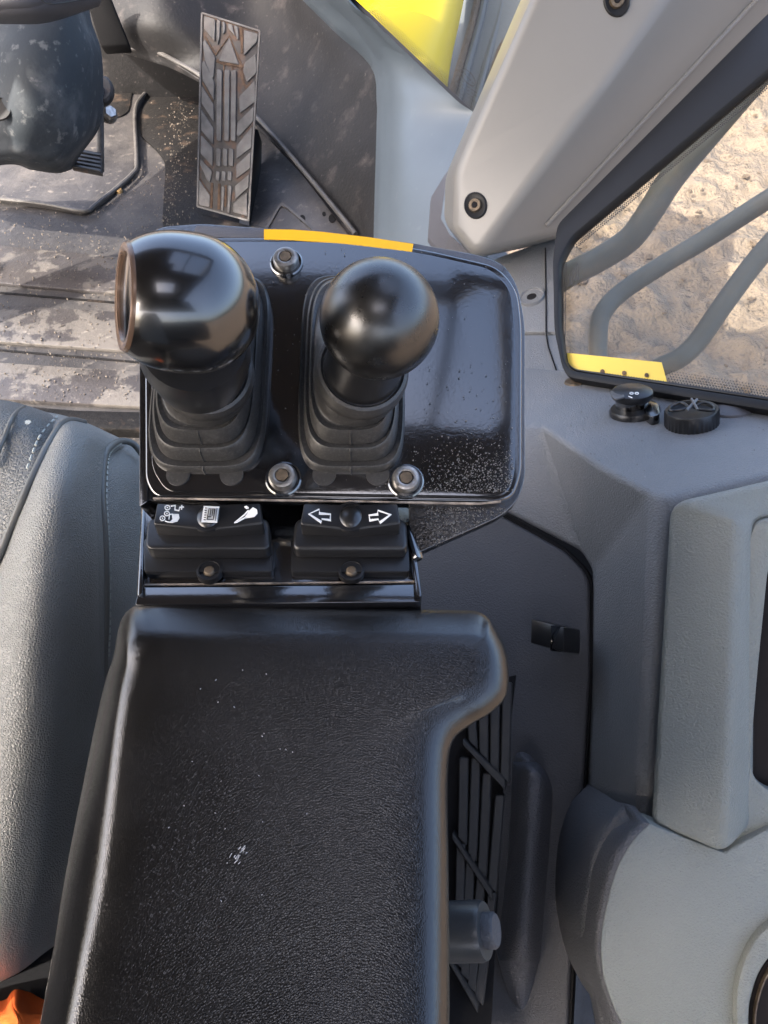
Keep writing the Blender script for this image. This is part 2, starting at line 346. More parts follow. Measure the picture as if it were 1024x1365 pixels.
# raised front step of the mat with its worn lip
LIP = FL.lift(0.012)
lip = [(-200, 245), (0, 265), (60, 272), (112, 281), (128, 272), (176, 232), (182, 212), (180, 150), (190, 128), (222, 96), (222, 84), (190, 64), (150, 62)]
st = slab('mat_step', rounded(lip + [(120, 40), (-200, 40)], 7, 3), LIP, 0.012, 'mat', fl, 0.003)
b = new(); c = curve([LIP.at(x, y, 0.003) for x, y in lip], 5); tube_bm(c, 0.0042, 8, b); link('mat_lip', b, 'mat_edge', fl)
DK = FL.lift(0.006)
slab('dark_mat_patch', rounded([(186, 150), (222, 98), (262, 100), (300, 150), (330, 320), (225, 320), (216, 300), (221, 215), (205, 195), (186, 180)], 12, 3), DK, 0.005, 'mat_dark', fl, 0.001)
slab('dark_mat_patch', rounded([(140, 70), (198, 78), (200, 92), (176, 122), (172, 150), (150, 158), (136, 150)], 9, 3), LIP.lift(0.004), 0.003, 'mat_dark', fl, 0.001)
lathe('brass_plug', [(0.0, 0.006), (0.006, 0.006), (0.008, 0.003), (0.008, -0.003)], FL.at(159, 256, 0.0), UP, mat('brass', (0.32, 0.2, 0.09), 0.4, 0.6), fl, 16)
# ================================================================ FOOTWELL
# dark panel wall right of the pedals, in front, scuffed
t = thing('footwell_side_lining', 'scuffed dark plastic footwell panel curving up right of the long pedal', 'panel', V(420, 300, 1.45))
rows = [[(60, -40, 1.70), (200, -40, 1.57), (340, -40, 1.62), (400, -40, 1.50), (460, -40, 1.42)],
        [(100, 30, 1.70), (200, 30, 1.57), (345, 30, 1.62), (430, 30, 1.46), (478, 30, 1.38)],
        [(140, 62, 1.69), (230, 80, 1.62), (360, 90, 1.58), (470, 90, 1.40), (508, 90, 1.35)],
        [(170, 66, 1.67), (262, 103, 1.60), (370, 150, 1.54), (490, 150, 1.37), (516, 150, 1.33)],
        [(200, 72, 1.64), (300, 130, 1.57), (400, 215, 1.49), (492, 225, 1.35), (515, 225, 1.31)],
        [(230, 82, 1.61), (345, 165, 1.54), (455, 290, 1.42), (492, 290, 1.34), (512, 290, 1.30)],
        [(250, 90, 1.61), (352, 172, 1.53), (478, 330, 1.38), (494, 350, 1.32), (510, 350, 1.29)]]
grid('panel_body', rows, 'foot', t, 8, 8, 0.006)
b = new(); stroke_pts = curve([V(*p) for p in [(165, 66, 1.655), (200, 66, 1.635), (235, 82, 1.60), (268, 101, 1.585), (320, 140, 1.545), (346, 160, 1.52), (400, 222, 1.47), (455, 288, 1.40), (474, 312, 1.37)]], 6)
tube_bm(stroke_pts, 0.0045, 8, b); link('edge_trim', b, 'mat_edge', t)
b = new(); tube_bm(curve([V(*p) for p in [(217, 0, 1.63), (205, 18, 1.632), (190, 40, 1.64), (184, 62, 1.65)]], 6), 0.004, 6, b); link('seam', b, 'seal', t)
# mat right of pedal, triangular
t2 = slab('footwell_mat', rounded([(345, 165), (352, 172), (474, 312), (480, 340), (300, 345), (318, 300), (335, 180)], 4, 2), P3((345, 165, 1.62), (474, 312, 1.40), (330, 310, 1.46)), 0.01, 'mat', None, 0.002)
tag(t2, 'scuffed triangular floor mat between long pedal and footwell panel', 'floor mat')
b = new(); TP = P3((345, 165, 1.62), (474, 312, 1.40), (330, 310, 1.46))
stroke(b, [(352, 310), (372, 275), (376, 272), (384, 276), (425, 312)], 3, TP, 0.003, th=0.004); link('raised_seam', b, 'mat_edge', t2)
for (x, y, r) in ((403, 291, 4), (432, 285, 2.5), (443, 291, 5)):
    b = new(); fill(b, ell(x, y, r, r * 1.2, 12), TP, 0.001, 0.002); link('hole', b, 'dark', t2)
# steering column shroud lower left of the wheel
t = thing('column_shroud', 'dusty slate blue steering column shroud in the top left corner', 'shroud', V(40, 200, 1.3))
rows = [[(-120, -60, 1.25), (0, -60, 1.14), (80, -60, 1.13), (105, -40, 1.17), (112, -30, 1.30)],
        [(-120, 20, 1.25), (0, 20, 1.12), (75, 20, 1.10), (108, 20, 1.15), (118, 20, 1.30)],
        [(-120, 80, 1.25), (0, 80, 1.11), (65, 80, 1.10), (118, 70, 1.16), (132, 65, 1.30)],
        [(-120, 150, 1.26), (0, 140, 1.12), (65, 140, 1.12), (112, 135, 1.18), (134, 130, 1.32)],
        [(-120, 205, 1.28), (0, 185, 1.15), (60, 190, 1.16), (102, 182, 1.20), (128, 168, 1.34)],
        [(-120, 235, 1.32), (0, 212, 1.20), (40, 219, 1.21), (78, 222, 1.24), (100, 208, 1.36)],
        [(-120, 242, 1.45), (0, 216, 1.42), (42, 223, 1.42), (80, 226, 1.42), (106, 214, 1.46)]]
grid('shroud_body', rows, 'column', t, 8, 8, 0.012)
lathe('screw_recess', [(0.0, -0.001), (0.014, -0.001), (0.016, 0.003), (0.017, 0.0005)], V(1, 146, 1.117), -CF, 'seal', t, 20)
t = thing('column_cover', 'pale grey upper column cover cropped by the top left corner', 'cover', V(40, 0, 1.0))
grid('cover_body', [[(-150, -80, 1.0), (0, -80, 0.95), (100, -80, 0.98), (150, -80, 1.06)],
                    [(-150, -30, 1.0), (0, -30, 0.95), (90, -30, 0.98), (145, -30, 1.06)],
                    [(-150, 12, 1.0), (0, 10, 0.96), (70, 8, 0.99), (132, -6, 1.07)],
                    [(-150, 28, 1.06), (0, 26, 1.03), (60, 24, 1.05), (130, 2, 1.1)]], 'pillar_dark', t, 6, 6, 0.01)
b = new(); tube_bm(curve([V(*p) for p in [(54, -3, .96), (62, 4, .965), (80, 4, .975), (128, -4, 1.03)]], 5), 0.0012, 6, b); link('seam', b, 'seal', t)
# dark strut behind the shroud
b = slab_bm([V(108, -20, 1.5), V(140, -20, 1.5), V(172, 60, 1.6), V(134, 62, 1.6)], CF * 0.03, 0.004); tag(link('dark_strut', b, 'dark'), 'dark strut running down behind the slate column shroud', 'strut')
# ---------------- brake pedal edge
t = thing('brake_pedal', 'small ribbed steel brake pedal peeking out behind the slate shroud', 'pedal', V(120, 225, 1.5))
b = slab_bm([V(x, y, d) for x, y, d in [(128, 110, 1.36), (136, 110, 1.36), (137, 228, 1.42), (128, 222, 1.42)]], CF * 0.012, 0.003); link('pedal_arm', b, 'steel', t)
b = slab_bm([V(x, y, d) for x, y, d in [(95, 103, 1.38), (128, 113, 1.38), (128, 150, 1.38), (104, 140, 1.38)]], CF * 0.010, 0.002); link('bracket', b, 'steel_low', t)
b = slab_bm([V(x, y, d) for x, y, d in [(103, 128, 1.372), (127, 138, 1.372), (127, 160, 1.372), (108, 152, 1.372)]], CF * 0.012, 0.002); link('bracket', b, 'mat_edge', t)
BP = P3((95, 198, 1.40), (136, 205, 1.40), (97, 226, 1.38))
slab('pedal_pad', [(96, 196), (136, 204), (136, 231), (96, 223)], BP, 0.008, 'steel_low', t, 0.001)
for k in range(5):
    y = 197.5 + k * 5.2; slab('pad_rib', [(97, y), (134, y + 6.6), (134, y + 9.6), (97, y + 3)], BP, 0.004, 'mat_edge', t, 0.0008, 1, off=0.003)
lathe('bolt', [(0.0, 0.012), (0.010, 0.012), (0.012, 0.009), (0.012, -0.01)], V(146, 152, 1.40), (CR * 0.5 - CF * 0.8), 'bolt', t, 6, smooth=20)
lathe('washer', [(0.0, 0.002), (0.017, 0.002), (0.017, -0.002)], V(144, 152, 1.405), (CR * 0.5 - CF * 0.8), 'bolt_dark', t, 20)
lathe('pivot_roller', [(0.0, 0.006), (0.013, 0.006), (0.016, 0.002), (0.016, -0.008)], V(139, 120, 1.38), -CF, 'steel_low', t, 20, sx=CR, k2=1.5)
# ---------------- accelerator pedal
AP = P3((268, 20, 1.36), (346, 42, 1.36), (300, 292, 1.44))
t = thing('accelerator_pedal', 'long worn steel accelerator pedal with chevron tread and rust', 'pedal', AP.at(300, 292))
out = rounded([(269, 17), (346, 41), (331, 294), (263, 275)], [4, 6, 4, 3], 4)
slab('pedal_plate', out, AP, 0.012, 'steel_low', t, 0.0015, 2)
bm = new()
for (a, b_) in (((269, 17), (346, 41)), ((346, 41), (331, 294)), ((331, 294), (263, 275)), ((263, 275), (269, 17))):
    stroke(bm, [a, b_], 2.2, AP, 0.0022, th=0.003)
link('rim', bm, 'steel', t)
def bar(pts, m='steel', h=0.0028):
    slab('tread_bar', rounded(pts, 1.6, 2), AP, h + 0.001, m, t, 0.0006, 1, off=h)
# positions measured in a zoom of scale 4.71 with origin (255,10)
def Z(*p): return [(255 + x / 4.71, 10 + y / 4.71) for x, y in p]
for p in ([(80, 50), (150, 72), (148, 215), (78, 130)], [(72, 215), (85, 200), (150, 310), (140, 440), (125, 440), (85, 330)],
          [(66, 350), (80, 330), (145, 470), (142, 580), (70, 450)], [(64, 490), (140, 610), (142, 720), (64, 600)],
          [(62, 640), (140, 760), (138, 860), (62, 770)], [(60, 800), (135, 880), (134, 1000), (58, 915)], [(57, 950), (132, 1030), (118, 1100), (100, 1085), (55, 985)],
          [(50, 1080), (118, 1180), (116, 1255), (46, 1240)]): bar(Z(*p))
for p in ([(330, 140), (420, 165), (412, 215), (330, 300)], [(335, 345), (405, 290), (410, 410), (350, 470), (325, 400)],
          [(300, 560), (400, 455), (402, 590), (305, 665)], [(290, 720), (392, 620), (388, 715), (300, 810), (284, 800)],
          [(282, 870), (382, 745), (378, 880), (284, 950)], [(280, 990), (374, 905), (370, 1010), (282, 1075)],
          [(274, 1120), (364, 1045), (360, 1130), (276, 1205)], [(264, 1230), (350, 1160), (352, 1310), (262, 1285)]): bar(Z(*p))
for p in ([(160, 72), (182, 78), (178, 185), (166, 235), (158, 190)], [(196, 85), (212, 92), (212, 150), (200, 170)], [(232, 98), (256, 106), (262, 140), (278, 180), (232, 130)], [(268, 110), (292, 118), (300, 200), (285, 200)]): bar(Z(*p))
bar(Z((238, 185), (300, 360), (265, 352), (170, 335)), h=0.0022)
for x in (160, 208, 250): bar(Z((x, 385 + (x - 160) * .1), (x + 33, 392), (x + 28, 840), (x - 2, 835)), h=0.0035)
for x in (158, 200, 238): bar(Z((x, 880), (x + 27, 888), (x + 25, 1000), (x - 2, 990)))
for x in (155, 192, 230): bar(Z((x, 1025), (x + 25, 1030), (x + 22, 1090), (x - 2, 1085)))
bar(Z((190, 1120), (210, 1125), (200, 1280), (188, 1275))); bar(Z((232, 1115), (255, 1120), (240, 1290), (226, 1285)))
bm = new()
for p, w_ in (([(160, 330), (190, 345), (300, 365), (320, 380)], 22), ([(310, 400), (330, 480), (350, 500), (372, 480)], 16), ([(205, 350), (208, 800)], 8), ([(255, 355), (262, 460)], 10), ([(150, 300), (238, 178), (318, 365)], 7),
              ([(315, 130), (318, 285)], 16), ([(85, 180), (150, 290)], 10), ([(130, 1100), (125, 1260)], 15), ([(55, 1075), (125, 1190)], 9), ([(176, 1105), (172, 1268)], 16), ([(216, 1115), (212, 1250)], 14), ([(70, 470), (138, 590)], 8)):
    bm = new(); stroke(bm, Z(*p), w_ / 4.71, AP, 0.0012, th=0.0012); link('rust_streak', bm, 'rust', t)
b = slab_bm([V(x, y, d) for x, y, d in [(336, 170, 1.46), (344, 172, 1.50), (342, 300, 1.52), (332, 300, 1.46)]], CF * 0.05, 0.002); link('pedal_side', b, 'dark', t)
b = slab_bm([V(x, y, d) for x, y, d in [(254, 280, 1.44), (331, 300, 1.43), (345, 322, 1.40), (250, 322, 1.40)]], CF * 0.02, 0.003); link('pedal_base', b, 'mat_dark', t)
# ================================================================ DASH SIDE, WINDSCREEN, PILLAR
t = thing('dash_side_panel', 'smooth blue grey plastic dash side panel below the windscreen corner', 'panel', V(560, 330, 1.2))
rows = [[(400, -60, 1.34), (440, -60, 1.26), (470, -60, 1.20), (500, -60, 1.17)],
        [(385, -30, 1.345), (420, -30, 1.28), (450, -28, 1.215), (462, -8, 1.18)],
        [(440, 30, 1.35), (470, 30, 1.30), (485, 28, 1.235), (500, 30, 1.18)],
        [(494, 82, 1.345), (504, 82, 1.30), (520, 80, 1.23), (552, 80, 1.165)],
        [(502, 130, 1.335), (513, 130, 1.28), (540, 128, 1.20), (608, 133, 1.135)],
        [(502, 170, 1.325), (514, 170, 1.27), (545, 168, 1.19), (642, 164, 1.12)],
        [(500, 240, 1.31), (512, 240, 1.25), (545, 240, 1.17), (650, 240, 1.08)],
        [(498, 330, 1.29), (510, 330, 1.22), (545, 330, 1.15), (650, 330, 1.05)],
        [(498, 420, 1.27), (510, 420, 1.20), (545, 420, 1.13), (650, 420, 1.02)]]
grid('panel_body', rows, 'blue', t, 8, 8, 0.015)
# windscreen
WP = P3((470, 2, 1.21), (636, 156, 1.135), (660, -80, 1.16))
t = thing('windscreen', 'windscreen corner with dotted border and small oval glass stamp', 'window', WP.at(560, 90))
slab('glass', [(452, -20), (636, 156), (760, 40), (760, -140), (400, -140)], WP, 0.004, 'glass', t)
b = new(); stroke(b, [(450, -20), (638, 159)], 5.5, WP, 0.004, th=0.010); link('seal', b, 'seal', t)
b = new(); d0 = Vector((636 - 452, 156 + 20)).normalized(); n0 = Vector((d0.y, -d0.x))
for r_ in range(5):
    for k in range(92):
        q = Vector((452, -20)) + d0 * (k * 2.75 + (r_ % 2) * 1.4) + n0 * (3.6 + r_ * 2.3)
        if q.x < 646: fill(b, ell(q.x, q.y, 0.95 - r_ * 0.12, 0.95 - r_ * 0.12, 6), WP, 0.0006, 0.0005)
tag(link('frit_dots', b, 'frit', t), kind='stuff')
b = new(); E = lambda x, y: (460 + x / 3.94, y / 3.94)
stroke(b, [E(*p) for p in ell(646, 405, 54, 24, 28, rot=52)], 0.9, WP, 0.0006, True)
for ln in range(5):
    x0, y0 = 600 + ln * 0 - 6, 410 + ln * 18
    for k in range(4 + ln % 3):
        xx = x0 + k * 19 + (10 if k > 1 else 0); yy = y0 + k * 13
        stroke(b, [E(xx, yy), E(xx + 12, yy + 8)], 0.8, WP, 0.0006)
for k in range(5): stroke(b, [E(615 + k * 13, 372 + k * 15), E(622 + k * 13, 378 + k * 15)], 1.4, WP, 0.0006)
link('glass_stamp', b, 'frit', t)
# outside, in front: yellow hood and grey sheet
t = thing('machine_hood', 'glossy yellow front bodywork seen through the windscreen corner', 'bodywork', V(540, 60, 2.3))
grid('yellow_cover', [[(380, -120, 2.3), (500, -120, 2.1), (620, -120, 2.2), (636, -120, 2.6)], [(380, 0, 2.2), (500, 0, 2.0), (605, 0, 2.1), (618, 0, 2.5)],
                      [(380, 90, 2.2), (500, 90, 1.95), (585, 90, 2.05), (600, 90, 2.4)], [(400, 200, 2.2), (500, 200, 2.0), (560, 220, 2.05), (585, 220, 2.4)]], 'yellow_paint', t, 6, 6, 0.02)
t = thing('grey_fender', 'dusty grey outer sheet with two vertical ridges beside yellow bodywork', 'bodywork', V(640, 150, 2.6))
grid('sheet_body', [[(600, -80, 2.65), (640, -80, 2.60), (700, -80, 2.55), (800, -80, 2.5)], [(580, 80, 2.5), (620, 80, 2.48), (680, 80, 2.45), (800, 80, 2.4)], [(560, 260, 2.4), (620, 260, 2.4), (680, 260, 2.38), (800, 260, 2.3)]], 'sheet', t, 6, 6, 0.02)
for (xa, xb) in ((652, 612), (642, 600), (690, 645), (676, 636)):
    b = new(); tube_bm([V(xa + 8, -60, 2.56), V(xa - 12, 30, 2.50), V(xb - 5, 150, 2.42), V(xb - 20, 230, 2.38)], 0.012, 8, b); link('ridge', b, 'clod' if xa in (642, 690) else 'sheet', t)
# A pillar trim
t = thing('pillar_trim', 'pale grey faceted pillar cover with recessed screw between both windows', 'pillar trim', V(640, 340, 0.9))
pv = [(720, -60, .86), (735, -60, .755), (925, -60, .75), (1112, -52, .80), (1128, -45, .90),
      (594, 235, .97), (606, 226, .85), (798, 120, .785), (1018, 38, .83), (1024, 46, .90),
      (592, 296, .98), (603, 306, .87), (634, 341, .855), (754, 312, .885), (758, 318, .97), (630, 345, .94)]
pf = [(0, 1, 6, 5), (1, 2, 7, 6), (2, 3, 8, 7), (3, 4, 9, 8), (5, 6, 11, 10), (6, 7, 12, 11), (7, 8, 13, 12), (8, 9, 14, 13), (10, 11, 12, 15), (15, 12, 13, 14)]
o = poly('trim_body', pv, pf, 'pillar', t, 0.010, 5, None, 12)
# long groove along the outer face
b = new(); tube_bm([(lambda q: q[0] + q[1] * 0.0006)(hit(o, 728 + 290 * k / 40, 300 - 312 * k / 40)) for k in range(41) if 300 - 312 * k / 40 > -12], 0.0024, 8, b); link('groove_bead', b, 'pillar', t)
tb = o
for (x, y) in ((634, 274), (822, 1)):
    o_, ax = hit(tb, x, y); o_ = o_ + ax * 0.001
    lathe('screw_recess', [(0.0, 0.0002), (0.0115, 0.0002), (0.0135, 0.0014), (0.0145, 0.0008), (0.015, -0.001)], o_, ax, 'frame', t, 28, sx=CU - CR * .5, k2=.85)
    s = lathe('screw', [(0.0, 0.002), (0.003, 0.002), (0.0035, 0.0035), (0.0065, 0.0035), (0.0075, 0.001), (0.0075, -0.002)], o_, ax, 'bolt_dark', t, 20)
    lathe('socket', [(0.0, 0.0036), (0.0032, 0.0036), (0.0032, 0.002)], o_, ax, 'dark', s, 6)
t = thing('pillar_foot', 'dark grey angular foot trim under the pale pillar cover', 'trim', V(640, 340, 1.0))
poly('foot_body', [(597, 226, 1.03), (575, 262, 1.05), (571, 316, 1.04), (590, 340, .99), (634, 352, .93), (632, 342, .90), (600, 312, .95), (588, 290, 1.0)],
     [(0, 1, 2, 7), (7, 2, 3, 6), (6, 3, 4, 5)], 'pillar_dark', t, 0.004, 3, CF * 0.02)
# black window frame band
t = thing('side_window', 'right cab window with black frame, dotted border and yellow sticker', 'window', V(760, 500, .74))
SP_ = P3((750, 497, .745), (1024, 541, .60), (760, 330, .805))
outer = [(1130, -84), (1010, 30), (742, 299), (736, 345), (738, 440), (748, 488), (757, 503), (900, 527), (1130, 564)]
inner = [(1130, 0), (1026, 90), (761, 315), (745, 346), (745, 430), (752, 480), (762, 493), (900, 514), (1130, 549)]
OC = [SP_.at(x, y, 0.004) for x, y in rounded(outer, 8, 4)]
def ringframe(name, outer, inner, plane, off, th, m, parent, bev=0.0015):
    b = new(); n = len(outer); o_ = [plane.at(x, y, off) for x, y in outer]; i_ = [plane.at(x, y, off) for x, y in inner]
    a = [b.verts.new(p) for p in o_]; c = [b.verts.new(p) for p in i_]; a2 = [b.verts.new(p - plane.n * th) for p in o_]; c2 = [b.verts.new(p - plane.n * th) for p in i_]
    for k in range(n - 1):
        b.faces.new((a[k], a[k + 1], c[k + 1], c[k])); b.faces.new((a2[k + 1], a2[k], c2[k], c2[k + 1]))
        b.faces.new((a[k], a2[k], a2[k + 1], a[k + 1])); b.faces.new((c[k + 1], c2[k + 1], c2[k], c[k]))
    b.faces.new((a[0], c[0], c2[0], a2[0])); b.faces.new((a[-1], a2[-1], c2[-1], c[-1]))
    bevel(b, bev, 2, 30); return link(name, b, m, parent)
def sm(pts, n=5): return [tuple(v) for v in curve([Vector((x, y)) for x, y in pts], n)]
def rndopen(pts, r, n=4):
    full = rounded(pts, [0] + [r] * (len(pts) - 2) + [0], n); return full
ringframe('frame', rndopen(outer, 10), rndopen(inner, 10), SP_, 0.010, 0.012, 'frame', t, 0.003)
inner2 = [(1130, 4), (1027, 94), (763, 318), (747, 348), (747, 430), (754, 479), (764, 491), (900, 510), (1130, 545)]
ringframe('seal', rndopen([(x, y) for x, y in inner], 10), rndopen(inner2, 10), SP_, 0.003, 0.006, 'seal', t, 0.001)
slab('glass', [(1140, 0), (1020, 90), (755, 310), (742, 345), (740, 440), (750, 490), (900, 520), (1140, 560)], SP_, 0.004, 'glass', t, off=-0.004)
slab('yellow_sticker', rounded([(752, 470), (882, 483), (890, 512), (800, 500), (764, 495), (754, 482)], [0, 0, 0, 4, 8, 5], 4), SP_, 0.0005, 'window_yellow', t, off=-0.0005)
for (x, y) in ((803, 495), (832, 497), (862, 500)):
    b = new(); fill(b, ell(x, y, 3, 3, 10), SP_, 0.0005); link('sticker_dot', b, 'rust', t)
b = new()
# border dots: bottom row band, left edge ticks, slanted edge
def along(p, q, step, rows, gap, size, shrink, inward):
    p, q = Vector(p), Vector(q); d = (q - p).normalized(); n = Vector((d.y, -d.x)) * inward; L_ = (q - p).length
    for r_ in range(rows):
        k = 0
        while k * step < L_:
            c = p + d * (k * step + (r_ % 2) * step / 2) + n * (gap * (r_ + 0.5)); s = size - shrink * r_
            fill(b, ell(c.x, c.y, s, s, 6), SP_, 0.001, 0.0005); k += 1
along((800, 501), (900, 515), 3.6, 2, 3.0, 1.0, 0.2, 1)
along((890, 513), (1060, 540), 4.0, 6, 3.4, 1.45, 0.13, 1)
along((756, 350), (754, 470), 2.6, 4, 2.4, 0.95, 0.13, -1)
along((770, 330), (1036, 108), 3.2, 5, 2.8, 1.2, 0.13, 1)
tag(link('frit_dots', b, 'frit', t), kind='stuff')
b = new()
for k, h in enumerate((16, 20, 16, 22)):
    x = 758 + k * 4; y = 378 - k * 4
    stroke(b, ell(x, y - 4, 1.4, h / 2, 14), 0.7, SP_, 0.001, True)
link('glass_stamp', b, 'frit', t)
# grab rails outside
def rail(pts, r, label):
    b = new(); tube_bm(curve([V(*p) for p in pts], 12), r, 16, b)
    return tag(link('grab_rail', b, 'greytube'), label, 'grab rail', 'grey tube rails outside the window')
rail([(690, 425, 1.55), (745, 375, 1.50), (800, 345, 1.46), (840, 318, 1.43), (868, 280, 1.40), (905, 225, 1.36), (1010, 100, 1.28), (1100, -10, 1.2)], 0.0235, 'highest of the grey tube rails, bending beside the slanted window frame')
rail([(797, 560, 1.32), (797, 500, 1.32), (798, 440, 1.32), (805, 415, 1.32), (828, 390, 1.32), (880, 355, 1.30), (945, 316, 1.28), (1030, 262, 1.24), (1110, 215, 1.2)], 0.0160, 'grey tube rail that bends down behind the yellow window sticker')
rail([(830, 530, 1.30), (875, 493, 1.28), (905, 478, 1.26), (930, 455, 1.25), (965, 405, 1.23), (1010, 345, 1.21), (1060, 290, 1.19), (1110, 235, 1.17)], 0.0165, 'lowest of the grey tube rails, ending by the sticker corner')
# ================================================================ SIDE CONSOLE under the window
t = thing('side_console', 'dark grey moulded side console with flat ledge under the window', 'console', V(800, 1365, .66))
LT = dict(a=(640, 500, .80), b=(765, 500, .742), c=(1100, 560, .60), d=(1100, 612, .545), e=(886, 664, .520), f=(868, 660, .528), h=(640, 545, .76))
LEDGE = P3((760, 510, .735), (1024, 552, .60), (886, 664, .52))
def on(x, y, off=0): return LEDGE.at(x, y, off)
def pd(p):  # world point to (px,py,d)
    q = p - C0; d = q.dot(CF); return (512 + q.dot(CR) / d * FP, 682.5 - q.dot(CU) / d * FP, d)
cv = [pd(on(640, 486)), pd(on(760, 494)), pd(on(1130, 556)), pd(on(1130, 606)), pd(on(890, 662)), pd(on(866, 658)), pd(on(800, 622)), pd(on(720, 566)), pd(on(600, 560)),
      (1130, 900, .53), (868, 1150, .515), (846, 1150, .52), (772, 1150, .64), (790, 760, .645), (775, 735, .65), (640, 665, .68), (560, 640, .70), (600, 600, .69), (1130, 1500, .54), (866, 1500, .52)]
cf = [(0, 1, 7, 8), (1, 6, 7), (1, 4, 5, 6), (1, 2, 3, 4), (4, 3, 9, 10), (4, 10, 11, 5), (5, 11, 12, 13), (5, 13, 6), (6, 13, 14), (6, 14, 7), (7, 14, 15), (7, 15, 17, 8)]
b = new(); vs, fs = addf(b, [V(*v) for v in cv], cf)
for v in [v for v in b.verts if not v.link_faces]: b.verts.remove(v)
r = bmesh.ops.extrude_face_region(b, geom=b.faces[:])
for v in [e for e in r['geom'] if isinstance(e, bmesh.types.BMVert)]: v.co += CF * 0.03 + CR * .012
bevel(b, 0.011, 6, 14); link('console_body', b, 'plastic', t, 75)
# door panel of the console
DP = P3((600, 700, .70), (780, 760, .64), (700, 1300, .62))
door = slab('storage_door', rounded([(500, 590), (655, 680), (752, 735), (785, 768), (785, 900), (776, 1050), (762, 1250), (750, 1500), (440, 1500), (440, 620)], [0, 0, 10, 22, 10, 20, 20, 0, 0, 0], 5), DP, 0.012, 'plastic_door', t, 0.003, 3, off=0.0)
b = new(); stroke(b, [(640, 668)] + rounded([(655, 678), (752, 733), (788, 768), (788, 900), (778, 1050), (765, 1250), (752, 1500)], [0, 10, 22, 10, 20, 20, 0], 5), 4.5, DP, -0.004, th=0.01); link('door_gap', b, 'dark', t)
# raised window-side block: seam lines, plug
SB = P3((700, 340, .93), (725, 495, .80), (640, 500, .83))
blk = slab('corner_block', [(560, 330), (640, 352), (672, 340), (745, 314), (746, 440), (746, 442), (560, 442)], SB, 0.02, 'plastic', t, 0.002)
blk2 = slab('corner_block', [(560, 446), (746, 446), (760, 492), (770, 504), (640, 530), (560, 540)], SB, 0.02, 'plastic', t, 0.002)
b = new(); stroke(b, [(727, 330), (728, 400), (728, 443), (731, 462), (744, 500), (756, 508)], 1.8, SB, 0.001, th=0.001); link('panel_gap', b, 'dark', t)
pl = lathe('blanking_plug', [(0.0, -0.004), (0.0055, -0.004), (0.0058, 0.001), (0.0125, 0.001), (0.0128, 0.0025), (0.0142, 0.0025), (0.0148, 0.0), (0.0148, -0.004)], SB.at(709, 396, 0.001), SB.n, 'plastic', t, 32)
lathe('plug_hole', [(0.0, 0.0008), (0.0056, 0.0008), (0.0056, -0.001)], SB.at(709, 396, 0.001), SB.n, 'seal', pl, 20)
# handle scoop in the door
rows = [[(684, 1016, .645), (700, 1013, .640), (720, 1018, .640), (734, 1035, .645)],
        [(689, 1028, .626), (704, 1022, .606), (722, 1030, .606), (736, 1050, .630)],
        [(689, 1050, .622), (705, 1050, .600), (723, 1055, .600), (736, 1070, .626)],
        [(683, 1150, .618), (700, 1150, .596), (716, 1150, .598), (731, 1155, .624)],
        [(670, 1265, .614), (690, 1265, .592), (708, 1268, .594), (722, 1268, .62)],
        [(666, 1285, .614), (688, 1290, .60), (706, 1292, .602), (718, 1290, .62)],
        [(680, 1330, .622), (690, 1335, .615), (700, 1338, .615), (712, 1330, .624)],
        [(694, 1365, .635), (698, 1368, .63), (702, 1368, .63), (706, 1365, .635)]]
grid('handle_grip', rows, 'scoop', door, 8, 8, 0.03)
# door latch
LP = P3((708, 825, .63), (753, 838, .60), (708, 857, .625))
la = slab('latch', [(708, 825), (752, 836), (751, 869), (707, 857)], LP, 0.02, 'black', t, 0.0012)
LP2 = P3((753, 836, .60), (768, 835, .63), (752, 870, .60))
slab('latch_side', [(754, 835), (769, 838), (768, 868), (753, 870)], LP2, 0.012, 'gloss', la, 0.001)
b = new()
for (x, y, h) in ((757, 842, 7), (757, 853, 6), (763, 842, 20)): stroke(b, [(x, y), (x, y + h)], 1.2, LP2, 0.0006, th=0.001)
stroke(b, [(756, 848), (766, 849)], 1.5, LP2, 0.001, th=0.002); stroke(b, [(756, 860), (766, 861)], 1.5, LP2, 0.001, th=0.002); link('latch_notch', b, 'plastic', la)
# vent grille under the arm rest
GP = P3((600, 950, .66), (680, 950, .65), (640, 1330, .60))
GP0 = P3((600, 950, .625), (680, 950, .615), (640, 1330, .585))
gr = slab('grille_back', [(540, 930), (688, 900), (670, 1060), (655, 1365), (640, 1420), (540, 1420)], GP0, 0.004, 'dark', door, 0.0)
for (x0, y0, x1, y1, ya, xs) in ((617, 987, 673, 1048, 880, ((622, 960), (638, 940), (654, 925), (670, 910))), (603, 1112, 656, 1196, 990, ((612, 1010), (628, 1010), (643, 1030), (660, 1060))), (600, 1280, 636, 1345, 1120, ((608, 1125), (621, 1140), (636, 1160), (650, 1190)))):
    slab('shelf', [(x0, y0 - 2), (x1, y1 - 10), (x1 + 1, y1 + 7), (x0 - 1, y0 + 6)], GP0, 0.02, 'grille', door, 0.0008, 1, off=0.014)
    for i, (x, yt) in enumerate(xs):
        f = (i + 0.6) / 4; yb = y0 + (y1 - y0) * f; xb = x0 + (x1 - x0) * f
        slab('slat', [(x, yt), (x + 12.5, yt), (xb + 11.5, yb + 4), (xb - 1, yb - 8)], GP0, 0.010, 'grille', door, 0.001, 1, off=0.010)
